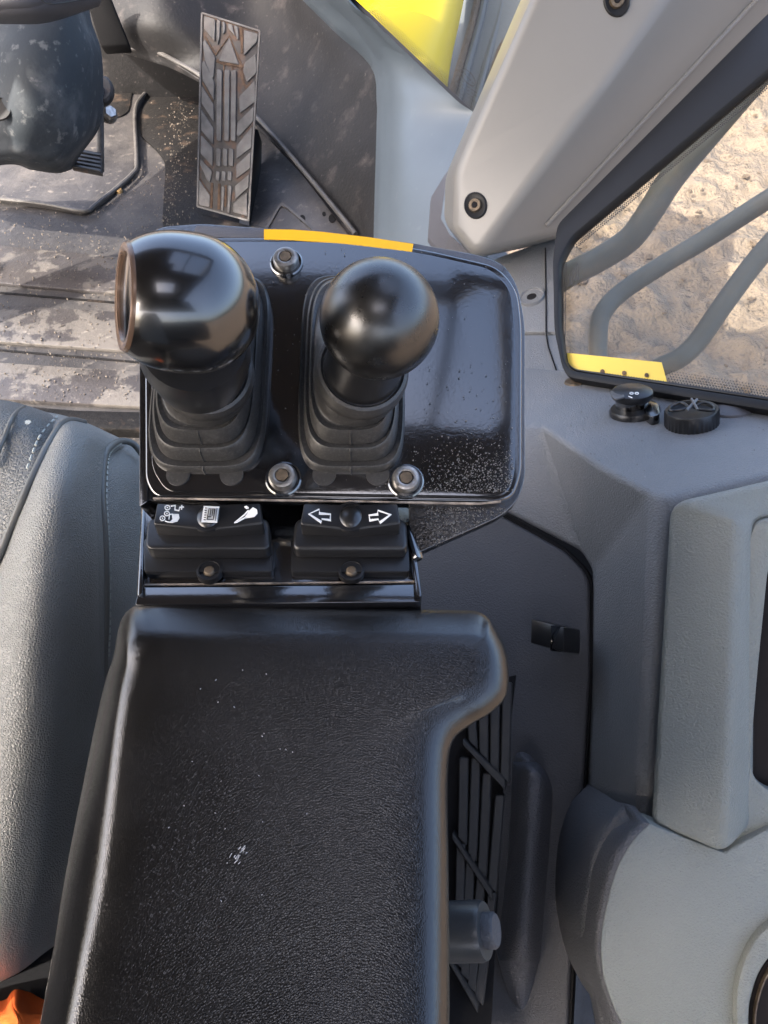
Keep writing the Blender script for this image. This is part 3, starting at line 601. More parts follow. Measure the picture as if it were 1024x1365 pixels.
# light grey trim over the right of the console
t = thing('light_trim_panel', 'light grey cover standing right of the dark console, recess at its edge', 'cover', V(960, 1365, .5))
lv = [pd(on(905, 668, .012)), pd(on(1130, 616, .012)), (1130, 668, .50), (1006, 694, .483), (985, 699, .480), (893, 682, .500),
      (1130, 1060, .49), (1010, 1085, .488), (966, 1140, .470), (868, 1098, .490), (1003, 1100, .49), (1130, 1040, .50), (905, 700, .60), (866, 1110, .57)]
b = new(); vs, fs = addf(b, [V(*v) for v in lv], [(0, 1, 2, 3), (0, 3, 4, 5), (5, 4, 8, 9), (4, 3, 10, 8)])
for v in [v for v in b.verts if not v.link_faces]: b.verts.remove(v)
ex = bmesh.ops.extrude_face_region(b, geom=b.faces[:])
for v in [e for e in ex['geom'] if isinstance(e, bmesh.types.BMVert)]: v.co += CF * 0.05 + CR * 0.024
bevel(b, 0.005, 5, 14); link('trim_face', b, 'plastic_light', t, 75)
# frame round the dark recess
RP = P3((1010, 700, .482), (1010, 1080, .486), (1100, 900, .478))
fo = [(1130, 672), (1010, 694), (998, 720), (985, 900), (972, 1090), (972, 1130), (1020, 1120), (1130, 1080)]
fi = [(1130, 730), (1034, 740), (1024, 760), (1010, 900), (1001, 1010), (1004, 1036), (1024, 1055), (1130, 1075)]
ringframe('recess_frame', rndopen(fo, 10), rndopen(fi, 16), RP, 0.0, 0.012, 'plastic_light', t, 0.003)
slab('recess_back', [(990, 700), (1150, 700), (1150, 1100), (985, 1100)], RP, 0.004, 'cup', t, off=-0.010)
# lower bulge with light disc
t = thing('lower_bulge', 'rounded lower console bulge with pale disc shaped face, bottom right', 'cover', V(900, 1500, .5))
def arcring(pts, d): return [(x, y, d) for x, y in pts]
A0 = [(795, 1062), (772, 1085), (756, 1130), (749, 1180), (749, 1230), (758, 1275), (775, 1310), (796, 1345), (812, 1420)]
A1 = [(842, 1092), (818, 1118), (800, 1155), (790, 1205), (785, 1260), (792, 1300), (803, 1335), (810, 1370), (822, 1420)]
A2 = [(866, 1098), (843, 1122), (822, 1160), (808, 1210), (801, 1255), (804, 1300), (817, 1340), (832, 1372), (850, 1420)]
A3 = [(960, 1138), (930, 1160), (900, 1200), (880, 1240), (870, 1270), (880, 1310), (900, 1350), (915, 1380), (930, 1420)]
A4 = [(1100, 1090), (1080, 1140), (1060, 1200), (1040, 1250), (1030, 1280), (1030, 1310), (1030, 1350), (1030, 1380), (1030, 1420)]
b = grid_bm([[(x, y, .60) for x, y in A0], [(x * .5 + u * .5, y * .5 + v * .5, .545) for (x, y), (u, v) in zip(A0, A1)], [(x, y, .502) for x, y in A1],
             [(x * .5 + u * .5, y * .5 + v * .5, .488) for (x, y), (u, v) in zip(A1, A2)], [(x, y, .484) for x, y in A2]], 6, 5, 0.03)
link('bulge_side', b, mat('slate_bulge_plastic', (0.085, 0.088, 0.097), 0.40, grain=[(650, 0.0014)], var=0.08), t, 60)
LDP = P3((866, 1098, .4835), (805, 1290, .4835), (1100, 1300, .478))
slab('light_disc', [tuple(v) for v in curve([Vector(p) for p in A2], 5)] + [(1130, 1430), (1130, 1050), (1024, 1105), (966, 1137)], LDP, 0.02, 'plastic_light', t, 0.0015)
ld = LDP
cupo = [(1140, 1190), (1060, 1215), (1020, 1240), (998, 1270), (985, 1310), (982, 1350), (985, 1420)]
cupi = [(1140, 1225), (1075, 1245), (1036, 1268), (1014, 1295), (1002, 1330), (999, 1360), (1000, 1420)]
cup = thing('cup_holder', 'dark round cup holder with grey rim, bottom right corner', 'cup holder', ld.at(1060, 1330))
ringframe('rim', sm(cupo, 6), sm(cupi, 6), ld, 0.006, 0.012, 'plastic_light', cup, 0.002)
slab('cup_floor', sm(cupi, 6) + [(1140, 1430)], ld, 0.002, 'cup', cup, off=0.001)
b = new(); stroke(b, sm([(x + 8, y + 8) for x, y in cupi], 5), 2, ld, 0.004, th=0.003); link('cup_lip', b, 'bolt_dark', cup)
# ---------------- small things on the ledge
def ledge_axes():
    n = LEDGE.n; ex = (on(960, 560) - on(920, 560)).normalized(); return n, ex
n_, ex_ = ledge_axes()
t = thing('socket_cap', 'black round socket with flip lid and bright tab on the ledge', 'socket', on(846, 553))
lathe('base_flange', [(0.0205, -0.002), (0.0205, 0.003), (0.019, 0.005), (0.0, 0.005)], on(846, 550, 0), n_, 'black', t, 36)
lathe('neck', [(0.013, 0.004), (0.013, 0.012), (0.0, 0.012)], on(842, 548, 0), n_, 'gloss', t, 30)
lathe('lid', [(0.0, 0.012), (0.0155, 0.012), (0.0170, 0.0145), (0.0165, 0.018), (0.014, 0.0195), (0.0, 0.020)], on(841, 548, 0.001), (n_ + ex_ * 0.1), 'black', t, 32)
slab('hinge_tab', rounded([(860, 533), (878, 537), (880, 552), (868, 556), (858, 548)], 4, 3), LEDGE, 0.008, 'knob', t, 0.0015, off=0.008)
slab('lift_tab', rounded([(812, 521), (828, 521), (834, 528), (818, 532)], 4, 3), LEDGE, 0.002, 'steel', t, 0.0005, off=0.021)
b = new(); LT_ = LEDGE.lift(0.0215); stroke(b, ell(842, 524, 2.5, 1.2, 12), 0.7, LT_, 0.0003, True); stroke(b, ell(849, 524, 2.5, 1.2, 12), 0.7, LT_, 0.0003, True); stroke(b, [(838, 528), (843, 530)], 0.8, LT_, 0.0003); link('lid_print', b, 'white', t)
t = thing('ribbed_cap', 'black ribbed screw cap with bow shaped top on the ledge', 'cap', on(922, 568))
b = new(); seg = 72; c0 = on(922, 565, 0); ty = n_.cross(ex_).normalized()
rings = []
for (r_, h, rb) in ((.0205, -0.001, 1), (.0205, .011, 1), (.0195, .0125, 0), (.0175, .0125, 0), (.0165, .0095, 0)):
    rings.append([b.verts.new(c0 + n_ * h + (ex_ * math.cos(a) + ty * math.sin(a)) * (r_ - (0.0007 if rb and k % 2 else 0))) for k, a in [(k, k * 2 * math.pi / seg) for k in range(seg)]])
for i in range(len(rings) - 1):
    for k in range(seg): b.faces.new((rings[i][k - 1], rings[i][k], rings[i + 1][k], rings[i + 1][k - 1]))
b.faces.new(rings[-1]); b.faces.new(rings[0][::-1]); link('cap_body', b, 'black', t, 30)
for s in (-1, 1):
    b = new(); tube_bm(curve([c0 + n_ * .014 + ex_ * (0.002 * s), c0 + n_ * .0155 + ex_ * .008 * s + ty * .006, c0 + n_ * .0135 + ex_ * .0155 * s + ty * .003, c0 + n_ * .0135 + ex_ * .0150 * s - ty * .005, c0 + n_ * .014 + ex_ * .006 * s - ty * .004, c0 + n_ * .014 + ex_ * (0.002 * s)], 5), 0.0011, 8, b); link('bow_loop', b, 'black', t)
b = new(); tube_bm([c0 + n_ * .0145 - ty * .007 - ex_ * .003, c0 + n_ * .017 + ty * .009 + ex_ * .003], 0.0012, 8, b); tube_bm([c0 + n_ * .0145 - ty * .006 + ex_ * .005, c0 + n_ * .018 + ty * .008 - ex_ * .001], 0.0010, 8, b); link('clip', b, 'steel', t)
t = lathe('screw_cover', [(0.0175, -0.001), (0.0165, 0.002), (0.008, 0.0055), (0.005, 0.006), (0.004, 0.0045), (0.0, 0.0045)], on(975, 546), n_, 'pillar_dark', None, 32)
tag(t, 'low dark grey screw cover on the ledge, right of the ribbed cap', 'screw cover')
t = lathe('screw_cover', [(0.0115, -0.001), (0.0105, 0.0015), (0.005, 0.003), (0.0, 0.003)], on(768, 509), n_, 'bolt_dark', None, 28)
tag(t, 'small flat screw cover at the left lower window frame corner', 'screw cover')
# ================================================================ SEAT
t = thing('driver_seat', 'grey green leather driver seat cushion with piping and pale stitching', 'seat', V(40, 1300, .6))
rows = [[(60, 549, .66), (86, 554, .645), (115, 564, .64), (143, 577, .645), (166, 588, .66)],
        [(68, 575, .565), (90, 568, .55), (118, 575, .555), (142, 585, .58), (160, 592, .60)],
        [(52, 612, .525), (75, 602, .515), (105, 605, .52), (130, 608, .545), (140, 612, .565)],
        [(33, 659, .505), (60, 658, .49), (92, 660, .495), (122, 662, .52), (137, 662, .548)],
        [(0, 737, .50), (38, 740, .478), (82, 742, .485), (122, 745, .51), (141, 748, .54)],
        [(-50, 850, .50), (20, 850, .470), (75, 850, .48), (122, 850, .51), (141, 850, .54)],
        [(-80, 1000, .49), (0, 1000, .465), (60, 1000, .475), (110, 1000, .505), (150, 1000, .54)],
        [(-80, 1150, .49), (-10, 1150, .47), (45, 1150, .485), (90, 1150, .515), (150, 1150, .55)],
        [(-80, 1250, .51), (-15, 1250, .50), (30, 1245, .52), (70, 1225, .555), (120, 1200, .58)],
        [(-80, 1300, .56), (-20, 1302, .555), (20, 1290, .57), (58, 1262, .60), (95, 1235, .62)],
        [(-80, 1318, .66), (-20, 1316, .66), (22, 1300, .67), (60, 1272, .68), (98, 1245, .69)]]
grid('bolster', rows, 'leather', t, 8, 8, 0.01)
rows = [[(-90, 520, .66), (-20, 530, .66), (20, 536, .66), (58, 548, .66), (78, 553, .655)],
        [(-90, 545, .56), (-25, 548, .56), (10, 550, .56), (45, 558, .562), (70, 571, .57)],
        [(-90, 610, .53), (-30, 610, .53), (0, 610, .53), (35, 610, .528), (53, 610, .529)],
        [(-90, 660, .52), (-40, 660, .52), (-10, 660, .52), (18, 660, .512), (34, 660, .508)],
        [(-100, 740, .51), (-60, 740, .51), (-40, 740, .51), (-15, 740, .506), (1, 738, .503)],
        [(-110, 860, .51), (-100, 860, .51), (-90, 860, .51), (-70, 860, .506), (-50, 852, .503)]]
grid('centre_panel', rows, 'leather_dark', t, 8, 8, 0.01)
rows = [[(160, 588, .62), (172, 594, .62), (190, 604, .63), (215, 620, .65)],
        [(140, 612, .568), (160, 615, .58), (185, 620, .60), (215, 630, .63)],
        [(137, 662, .550), (160, 665, .565), (185, 668, .59), (215, 670, .62)],
        [(141, 748, .542), (160, 750, .56), (185, 752, .585), (215, 755, .62)],
        [(141, 850, .542), (160, 850, .56), (185, 850, .58), (215, 850, .61)],
        [(148, 1000, .542), (160, 1000, .56), (185, 1000, .58), (215, 1000, .61)]]
grid('side_panel', rows, 'leather', t, 6, 8, 0.01)
b = slab_bm([Vector((-.62, -.42, .22)), Vector((-.14, -.42, .22)), Vector((-.14, -.62, .75)), Vector((-.22, -.68, 0.95)), Vector((-.54, -.68, 0.95)), Vector((-.64, -.62, .80))], Vector((0, -.12, -.03)), 0.03, 4); link('backrest', b, 'leather', t)
def pip(pts, r, name='piping', m='piping'):
    b = new(); c = curve([V(*p) for p in pts], 10); tube_bm(c, r, 10, b); return link(name, b, m, t)
pip([(112, 563, .635), (95, 560, .60), (82, 566, .565), (66, 590, .535), (50, 622, .515), (33, 660, .502), (16, 700, .498), (0, 738, .495), (-30, 800, .495)], 0.0026)
pip([(190, 606, .60), (178, 592, .60), (163, 588, .592), (148, 595, .575), (139, 612, .560), (136, 660, .542), (139, 708, .537), (141, 755, .535), (141, 826, .535), (139, 880, .535), (142, 960, .535)], 0.0026)
pip([(32, 542, .625), (18, 555, .552), (5, 585, .535), (-10, 620, .522)], 0.0016)
def stitches(pts, n, w=1.3, ln=0.6, d_off=0.003):
    b = new(); c = curve([V(*p) for p in pts], 30); L_ = len(c)
    for k in range(n):
        i0 = int(k * (L_ - 1) / n); i1 = min(L_ - 1, i0 + max(1, int((L_ - 1) / n * ln)))
        tube_bm([c[i0] - CF * d_off, c[i1] - CF * d_off], 0.0008, 5, b)
    o = link('stitching', b, 'thread', t); o['kind'] = 'stuff'; return o
stitches([(163, 592, .590), (152, 600, .578), (146, 616, .566), (144, 660, .548), (147, 708, .543), (149, 755, .543), (149, 826, .543), (147, 876, .543)], 42)
stitches([(78, 556, .62), (66, 568, .572), (54, 585, .542), (46, 605, .528), (38, 628, .516)], 9)
b = new(); fill(b, [(33, 561), (39, 560), (42, 562), (39, 565), (34, 565)], P3((30, 560, .545), (44, 560, .545), (36, 568, .540)), 0.001); link('dirt_mark', b, 'thread', t)
# cloth in the bottom left corner, dark gap behind
t = grid('orange_cloth', [[(-60, 1330, .66), (0, 1332, .65), (18, 1322, .64), (40, 1326, .64), (75, 1330, .66)], [(-60, 1350, .60), (0, 1352, .60), (20, 1345, .59), (42, 1350, .61), (75, 1348, .62)],
                          [(-60, 1372, .58), (5, 1370, .60), (25, 1372, .58), (45, 1366, .60), (75, 1370, .61)], [(-60, 1440, .58), (5, 1440, .58), (25, 1440, .58), (45, 1440, .60), (75, 1440, .60)]], 'orange', None, 8, 8, 0.003)
tag(t, 'crumpled orange cloth in the gap below the seat, bottom left', 'cloth')
b = new(); CP = P3((0, 1350, .598), (40, 1350, .605), (20, 1372, .58)); 
for p in ([(38, 1362), (46, 1354), (44, 1364), (52, 1356)], [(50, 1360), (55, 1352), (54, 1364)]): stroke(b, p, 2, CP, 0.012)
link('dark_print', b, 'frit', t)
b = slab_bm([Vector((-0.75, 0.28, .05)), Vector((-0.14, 0.28, .05)), Vector((-0.10, -0.6, .05)), Vector((-0.75, -0.6, .05))], Vector((0, 0, -.05)), 0.02)
t = link('seat_base', b, 'dark'); tag(t, 'black seat base in the gap beneath the leather cushion', 'seat base')
# ================================================================ LEVER CONSOLE
PLT = P3((400, 330, .400), (500, 330, .400), (400, 665, .357))
t = thing('lever_console', 'glossy black lever console with raised plate, screws and yellow strip', 'console', PLT.at(440, 660, -0.06))
# housing below the plate, its far lip carries the yellow strip
HS = PLT.lift(-0.004)
hous = rounded([(190, 318), (215, 302), (270, 298), (350, 304), (430, 308), (550, 324), (640, 340), (672, 352), (690, 380), (700, 430), (700, 640), (690, 668), (668, 688), (560, 736), (545, 700), (545, 671), (188, 667), (188, 480)],
               [10, 12, 10, 20, 20, 20, 20, 14, 20, 20, 20, 16, 20, 2, 4, 3, 3, 10], 5)
slab('housing', hous, HS, 0.007, 'gloss_rough', t, 0.0025, 3)
plate = rounded([(192, 316), (440, 316), (560, 330), (664, 354), (690, 385), (696, 430), (696, 630), (685, 662), (660, 669), (205, 662), (193, 640)], [14, 30, 30, 22, 20, 25, 25, 14, 12, 12, 12], 6)
pl = slab('top_plate', plate, PLT, 0.004, 'gloss', t, 0.0014, 3)
insert = rounded([(200, 322), (440, 322), (558, 336), (655, 358), (682, 385), (687, 430), (687, 630), (678, 658), (650, 662), (222, 655), (202, 625)], [14, 30, 30, 22, 20, 25, 25, 14, 12, 14, 14], 6)
slab('plate_inlay', insert, PLT, 0.0016, 'gloss', t, 0.0007, 2, off=0.0012)
# tan line of dust at the plate's lower edge
b = new(); stroke(b, [(204, 664), (400, 667), (640, 671), (668, 668)], 2.2, PLT, 0.0001, th=0.001); link('dust_line', b, mat('dust_line', (0.24, 0.20, 0.165), 0.8, grain=(900, 0.0004), var=0.6, vscale=150), t)
# far lip with the strip, faces up and away
lipb = P3((350, 306, .405), (640, 340, .405), (400, 318, .398))
lp = rounded([(258, 308), (262, 300), (350, 304), (430, 308), (550, 324), (640, 341), (672, 354), (668, 364), (640, 354), (550, 338), (430, 322), (350, 318), (262, 316)], 3, 3)
slab('far_lip', lp, PLT, 0.02, 'pillar_dark', t, 0.0012, 2, off=-0.001)
ys = [(352, 305.5), (390, 306), (430, 309), (490, 316), (551, 325), (549, 339), (490, 331), (430, 323), (390, 320), (352, 319)]
slab('yellow_strip', ys, PLT, 0.002, 'yellow', t, 0.0, off=0.0002)
slab('console_side', rounded([(186, 470), (197, 470), (197, 668), (186, 676)], 2, 2), PLT, 0.05, 'gloss', t, 0.001, off=-0.001)
for (x, y) in ((382, 351), (378, 639), (541, 642)):
    p = PLT.at(x, y, 0.001); ax = PLT.n
    wv = lathe('washer', [(0.0085, -0.001), (0.0085, 0.0008), (0.0078, 0.0014), (0.0, 0.0014)], p, ax, 'gloss', t, 32)
    s = lathe('screw', [(0.0064, 0.001), (0.0066, 0.004), (0.0058, 0.0056), (0.0042, 0.0060), (0.0034, 0.0058), (0.0030, 0.004), (0.0, 0.0038)], p, ax, 'bolt', t, 32)
    lathe('socket', [(0.0031, 0.0060), (0.0029, 0.0046), (0.0, 0.0046)], p, ax, 'bolt_dark', s, 6, smooth=10)
# lower pedestal
b = slab_bm([HS.at(240, 380, -.013), HS.at(540, 380, -.013), HS.at(520, 640, -.013), HS.at(240, 640, -.013)], Vector((0, 0.02, -0.38)), 0.01); link('pedestal', b, 'black', t)
# ---------------- levers
ex = (PLT.at(500, 500) - PLT.at(440, 500)).normalized(); ey = PLT.n.cross(ex).normalized()
def lever(cx, cy, kx, ky, kd, wscale, label, kind):
    O = PLT.at(cx, cy, 0.001)
    t = thing('control_lever', label, 'lever', O, 'control levers on the glossy black plate')
    K = V(kx, ky, kd)
    kl = K - O; kh = kl.dot(PLT.n); kxx = kl.dot(ex); kyy = kl.dot(ey)
    secs = [(0, 25.5, 53, 0, 0, 5), (5.0, 25.3, 52.7, 0, 0, 5), (6.2, 24.4, 51.4, 0, 0, 5), (4.6, 22.2, 48.2, 0, 0, 4.5), (5.4, 22.8, 48.6, 0, 0, 4.5), (13, 22.0, 46.5, 0, -.5, 4.2), (14.2, 21.0, 45.2, 0, -.5, 4.2), (12.6, 19.6, 42, .05, -1, 4), (13.4, 20.1, 42.4, .05, -1, 4),
            (21, 19.4, 40.5, .05, -1, 3.8), (22.4, 18.6, 39, .07, -1.5, 3.8), (20.8, 17.4, 35.5, .1, -2.5, 3.4), (21.6, 17.8, 35.8, .1, -2.5, 3.4), (34, 16.8, 29, .18, -4.5, 3), (38, 16.6, 25, .22, -6, 2.6)]
    tiers = [secs[0:4], secs[4:8], secs[8:12]]
    n = 64
    def ringpts(s):
        h, hw, hh, f, dy, e = s; out = []
        for k in range(n):
            a = 2 * math.pi * k / n; c, s_ = math.cos(a), math.sin(a)
            x = math.copysign(abs(c) ** (2 / e), c) * hw * wscale; y = math.copysign(abs(s_) ** (2 / e), s_) * hh
            out.append(O + (ex * (x + kxx * 1000 * f * 0.5) + ey * (y + dy) + PLT.n * h) * 0.001)
        return out
    for ti in tiers:
        b = new(); rg = [[b.verts.new(p) for p in ringpts(s)] for s in ti]
        for i in range(len(rg) - 1):
            for k in range(n): b.faces.new((rg[i][k - 1], rg[i][k], rg[i + 1][k], rg[i + 1][k - 1]))
        b.faces.new(rg[-1]); b.faces.new(rg[0][::-1])
        link('boot_tier', b, 'rubber', t, 50)
    # top tier of the gaiter flows up into a round collar
    base = V(cx + (kx - cx) * 0.30, 499, 0.339); ax = (K - base); L_ = ax.length; axn = ax.normalized()
    tx = (ex - axn * ex.dot(axn)).normalized(); ty = axn.cross(tx)
    lo_ = ringpts(secs[12]); hi_ = [base + (tx * math.cos(2 * math.pi * k / n) + ty * math.sin(2 * math.pi * k / n)) * 0.0200 for k in range(n)]
    b = new(); rg = []
    for q in range(9):
        u = q / 8; wv_ = u ** 0.75
        rg.append([b.verts.new(lo_[k].lerp(hi_[k], u) - PLT.n * 0.004 * math.sin(math.pi * u)) for k in range(n)])
    for i in range(8):
        for k in range(n): b.faces.new((rg[i][k - 1], rg[i][k], rg[i + 1][k], rg[i + 1][k - 1]))
    b.faces.new(rg[-1]); b.faces.new(rg[0][::-1]); link('boot_tier', b, 'rubber', t, 60)
    lathe('collar', [(0.0200, -0.003), (0.0208, -0.001), (0.0206, 0.005), (0.0196, 0.0085), (0.0182, 0.0092), (0.0172, 0.0080), (0.0, 0.0080)], base, ax, 'rubber', t, 56)
    lathe('neck', [(0.0168, 0.006), (0.0162, L_ * 0.55), (0.013, L_ * 0.8)], base, ax, 'black', t, 40)
    # moulding seam on the front
    b = new()
    for i in range(0, 11):
        if secs[i + 1][0] - secs[i][0] < 0.5: continue
        q = []
        for s in (secs[i], secs[i + 1]):
            h, hw, hh, f, dy, e = s; q.append(O + (ex * (kxx * 1000 * f * .5) + ey * (-hh + dy) + PLT.n * h) * 0.001)
        tube_bm(q, 0.00045, 6, b)
    link('mould_seam', b, 'rubber', t)
    # two fixing tabs peeking out under the boot
    for s in (-1, 1): lathe('fixing_tab', [(0.0055, -0.001), (0.0055, 0.0012), (0.0, 0.0014)], O + ex * 0.0125 * s - ey * 0.0535, PLT.n, 'rubber', t, 20)
    return t, K, ax.normalized()
lt, K, ax = lever(470, 497, 506, 426, .283, 1.0, 'right hand lever with round satin black ball knob', 'ball')
rr = 81 / FP * .283 * 0.985
prof = [(0.013, -rr * 1.12), (0.0145, -rr * 1.0)] + [(rr * math.sin(R(a)), -rr * math.cos(R(a))) for a in range(38, 181, 4)]; prof[-1] = (0.0, rr)
lathe('knob', prof, K, ax, 'knob_satin', lt, 72)
lt, K, ax = lever(284, 497, 256, 406, .252, 1.09, 'left hand lever with large barrel knob and copper ringed end', 'barrel')
r0 = 92 / FP * .252; A = (-CR * 1.0 - CF * 0.52 - CU * 0.02).normalized()
prof = [(0.0, -r0 * .98)] + [(r0 * math.sin(R(a)) * 1.0, -r0 * .98 * math.cos(R(a))) for a in range(5, 91, 5)] + [(r0 * (1 - (h_ / 1.28) ** 2.5) ** .5, r0 * h_) for h_ in (.1, .2, .3, .4, .5, .6, .7, .78, .84, .88)] + [(r0 * .76, r0 * .905), (r0 * .74, r0 * .905)]
kn = lathe('knob', prof, K, A, 'knob', lt, 72)
lathe('end_ring', [(r0 * .755, r0 * .89), (r0 * .755, r0 * .93), (r0 * .73, r0 * .965), (r0 * .66, r0 * .965), (r0 * .62, r0 * .95), (r0 * .60, r0 * .90)], K, A, 'copper', kn, 64)
lathe('end_disc', [(r0 * .60, r0 * .905), (r0 * .58, r0 * .92), (0, r0 * .94)], K, A, 'knob', kn, 48)
bsn = K + (V(270, 500, .30) - K); lathe('knob_skirt', [(0.018, -0.012), (0.0205, 0.006), (0.019, 0.016)], V(262, 478, .292), (K - V(275, 520, .33)), 'black', lt, 48)
# ================================================================ SWITCH PANEL
SWP = PH(370, 770, .345)
t = thing('switch_bracket', 'glossy black tray that carries the two rocker switches', 'bracket', SWP.at(370, 790))
TR = SWP.lift(-0.004)
slab('tray_floor', rounded([(196, 640), (545, 640), (556, 775), (184, 782)], 6, 3), TR, 0.006, 'gloss', t, 0.001)
RF = SWP.lift(-0.001)
slab('front_rim', rounded([(186, 783), (556, 779), (561, 802), (180, 806)], 3, 3), RF, 0.012, 'gloss', t, 0.002, 3)
b = slab_bm([V(x, y, d) for x, y, d in [(541, 690, .372), (549, 690, .372), (563, 795, .335), (556, 795, .335)]], Vector((0, 0, -0.012)), 0.001); link('side_rim', b, 'gloss', t)
b = slab_bm([V(x, y, d) for x, y, d in [(188, 672, .378), (194, 672, .378), (190, 790, .338), (182, 795, .338)]], Vector((0, 0, -0.012)), 0.001); link('side_rim', b, 'gloss', t)
b = new(); stroke(b, [(192, 779), (556, 775)], 1.6, TR, 0.001, th=0.001); link('dust_line', b, bpy.data.materials['dust_line'], t)
slab('wedge_cheek', [(543, 694), (552, 690), (566, 745), (556, 742)], P3((545, 694, .36), (556, 690, .366), (560, 745, .35)), 0.004, 'gloss', t, 0.001)
b = slab_bm([TR.at(200, 660, -.003), TR.at(540, 660, -.003), TR.at(545, 780, -.003), TR.at(200, 780, -.003)], Vector((0, 0.02, -0.2)), 0.004); link('support', b, 'black', t)
def switch(x0, x1, label, icons):
    """x0..x1: outer width of the base in pixels"""
    w_ = x1 - x0
    t = thing('rocker_switch', label, 'switch', SWP.at((x0 + x1) / 2, 770), 'rocker switches below the levers')
    S0 = SWP.lift(0.000)
    # lower foot
    slab('foot', rounded([(x0, 718), (x1, 718), (x1 + 1, 762), (x0, 762)], 4, 3), SWP.lift(0.0005), 0.007, 'black', t, 0.0008, 2)
    S1 = SWP.lift(0.0085)
    slab('bezel', rounded([(x0 + 5, 690), (x1 - 3, 690), (x1 - 1, 731), (x0 + 1, 731)], [12, 12, 11, 11], 5), S1, 0.008, 'black', t, 0.0018, 3)
    # rocker: V-shaped top
    xa, xb = x0 + 15, x1 - 13; xm = (xa + xb) / 2; S2 = SWP.lift(0.0165); S2m = SWP.lift(0.0135)
    tp = [S2.at(xa + 2, 670), S2m.at(xm, 672), S2.at(xb - 2, 670), S2.at(xb + 2, 697), S2m.at(xm, 706), S2.at(xa - 3, 698)]
    b = new(); vs, fs = addf(b, tp, [(0, 1, 4, 5), (1, 2, 3, 4)])
    e_ = bmesh.ops.extrude_face_region(b, geom=b.faces[:])
    for v in [q for q in e_['geom'] if isinstance(q, bmesh.types.BMVert)]: v.co += Vector((0, 0, -0.0095))
    bevel(b, 0.0012, 3, 25); rk = link('rocker', b, 'black', t, 30)
    LPn = Plane(tp[0], (tp[1] - tp[0]).cross(tp[5] - tp[0])); RPn = Plane(tp[2], (tp[1] - tp[2]).cross(tp[3] - tp[2]))
    c = (tp[1] + tp[4]) / 2
    lathe('finger_dome', [(0.0062, -0.001), (0.0056, 0.0003), (0.0042, 0.0014), (0.002, 0.0021), (0.0, 0.0023)], c, UP, 'knob_satin', rk, 32, sx=CR, k2=1.15)
    b = new(); q = lathe_bm([(0.0075, -0.001), (0.0075, 0.0004), (0.0064, 0.0006), (0.0062, -0.001)], c, UP, 36, None, CR, 1.15); b.free(); link('dome_ring', q, 'black', rk)
    DM = Plane(c + UP * 0.0018, UP)
    b = new(); icons(b, LPn, RPn, DM); link('icon', b, 'white', rk)
    # clip under the bezel
    pc = SWP.at((x0 + x1) / 2 + 2, 760, 0.0005)
    lathe('clip', [(0.0058, -0.003), (0.0058, 0.0002), (0.0048, 0.0004), (0.0044, -0.001), (0, -0.001)], pc, UP, 'black', t, 28)
    lathe('clip_grit', [(0.003, -0.001), (0.002, 0.0005), (0, 0.0008)], pc, UP, 'bolt_dark', t, 12)
    return t
def zz(ox, oy, s, *p): return [(ox + x / s, oy + y / s) for x, y in p]
def ic_left(b, L1, R1, D1):
    A = lambda *p: zz(180, 655, 5.12, *p)
    o = 0.0003
    for (x, y) in ((222, 110), (188, 182), (218, 150)):
        stroke(b, A(*ell(x, y, 17, 15, 16)), 1.1, L1, o, True); fill(b, A(*ell(x, y, 5, 4, 8)), L1, o)
    stroke(b, A((245, 100), (275, 95), (272, 125), (300, 130), (305, 108), (335, 105)), 1.3, L1, o)
    stroke(b, A((320, 92), (318, 122)), 1.6, L1, o)
    fill(b, A((250, 150), (300, 160), (304, 180), (290, 205), (262, 212), (240, 205), (256, 190)), L1, o)
    stroke(b, A((236, 155), (300, 158)), 1.3, L1, o); stroke(b, A((205, 200), (225, 208), (260, 210)), 1.2, L1, o); stroke(b, A((236, 155), (232, 190)), 1.2, L1, o)
    # centre: keypad
    fill(b, A((470, 100), (576, 103), (560, 212), (452, 208)), D1, 0.0012)
    # right: bucket with handle
    fill(b, A((760, 160), (775, 135), (805, 108), (832, 122), (836, 150), (815, 172), (780, 178), (745, 182)), R1, o)
    stroke(b, A((678, 215), (745, 160), (775, 128)), 1.6, R1, o); stroke(b, A((690, 212), (750, 178), (790, 172)), 1.6, R1, o)
    fill(b, A((745, 105), (762, 96), (778, 112), (762, 120)), R1, o)
def ic_right(b, L1, R1, D1):
    A = lambda *p: zz(370, 655, 4.876, *p)
    stroke(b, A((205, 145), (272, 115), (272, 142), (345, 148), (343, 186), (288, 178), (286, 200)), 1.7, L1, 0.0003, True)
    stroke(b, A((734, 150), (652, 122), (652, 148), (595, 155), (600, 188), (655, 180), (665, 203)), 1.7, R1, 0.0003, True)
sw = switch(192, 362, 'left rocker switch with white bucket and keypad icons', ic_left)
# dark print on the white keypad
b = new(); A = lambda *p: zz(180, 655, 5.12, *p); rk = [c for c in sw.children if c.name.startswith('rocker')][0]
DMp = SWP.lift(0.0135 + 0.0018)
for k in range(6):
    y = 112 + k * 16
    stroke(b, A((478 - k * 2, y), (492 - k * 2, y)), 0.8, DMp, 0.0018); 
stroke(b, A((505, 118), (545, 118), (535, 190), (492, 190)), 0.8, DMp, 0.0018, True)
for x in (518, 532): stroke(b, A((x, 122), (x - 6, 165)), 0.8, DMp, 0.0018)
stroke(b, A((560, 112), (548, 200)), 0.6, DMp, 0.0018); stroke(b, A((497, 172), (520, 172)), 0.8, DMp, 0.0018)
link('icon_detail', b, 'frit', rk)
switch(388, 545, 'right rocker switch with two white outline arrows', ic_right)
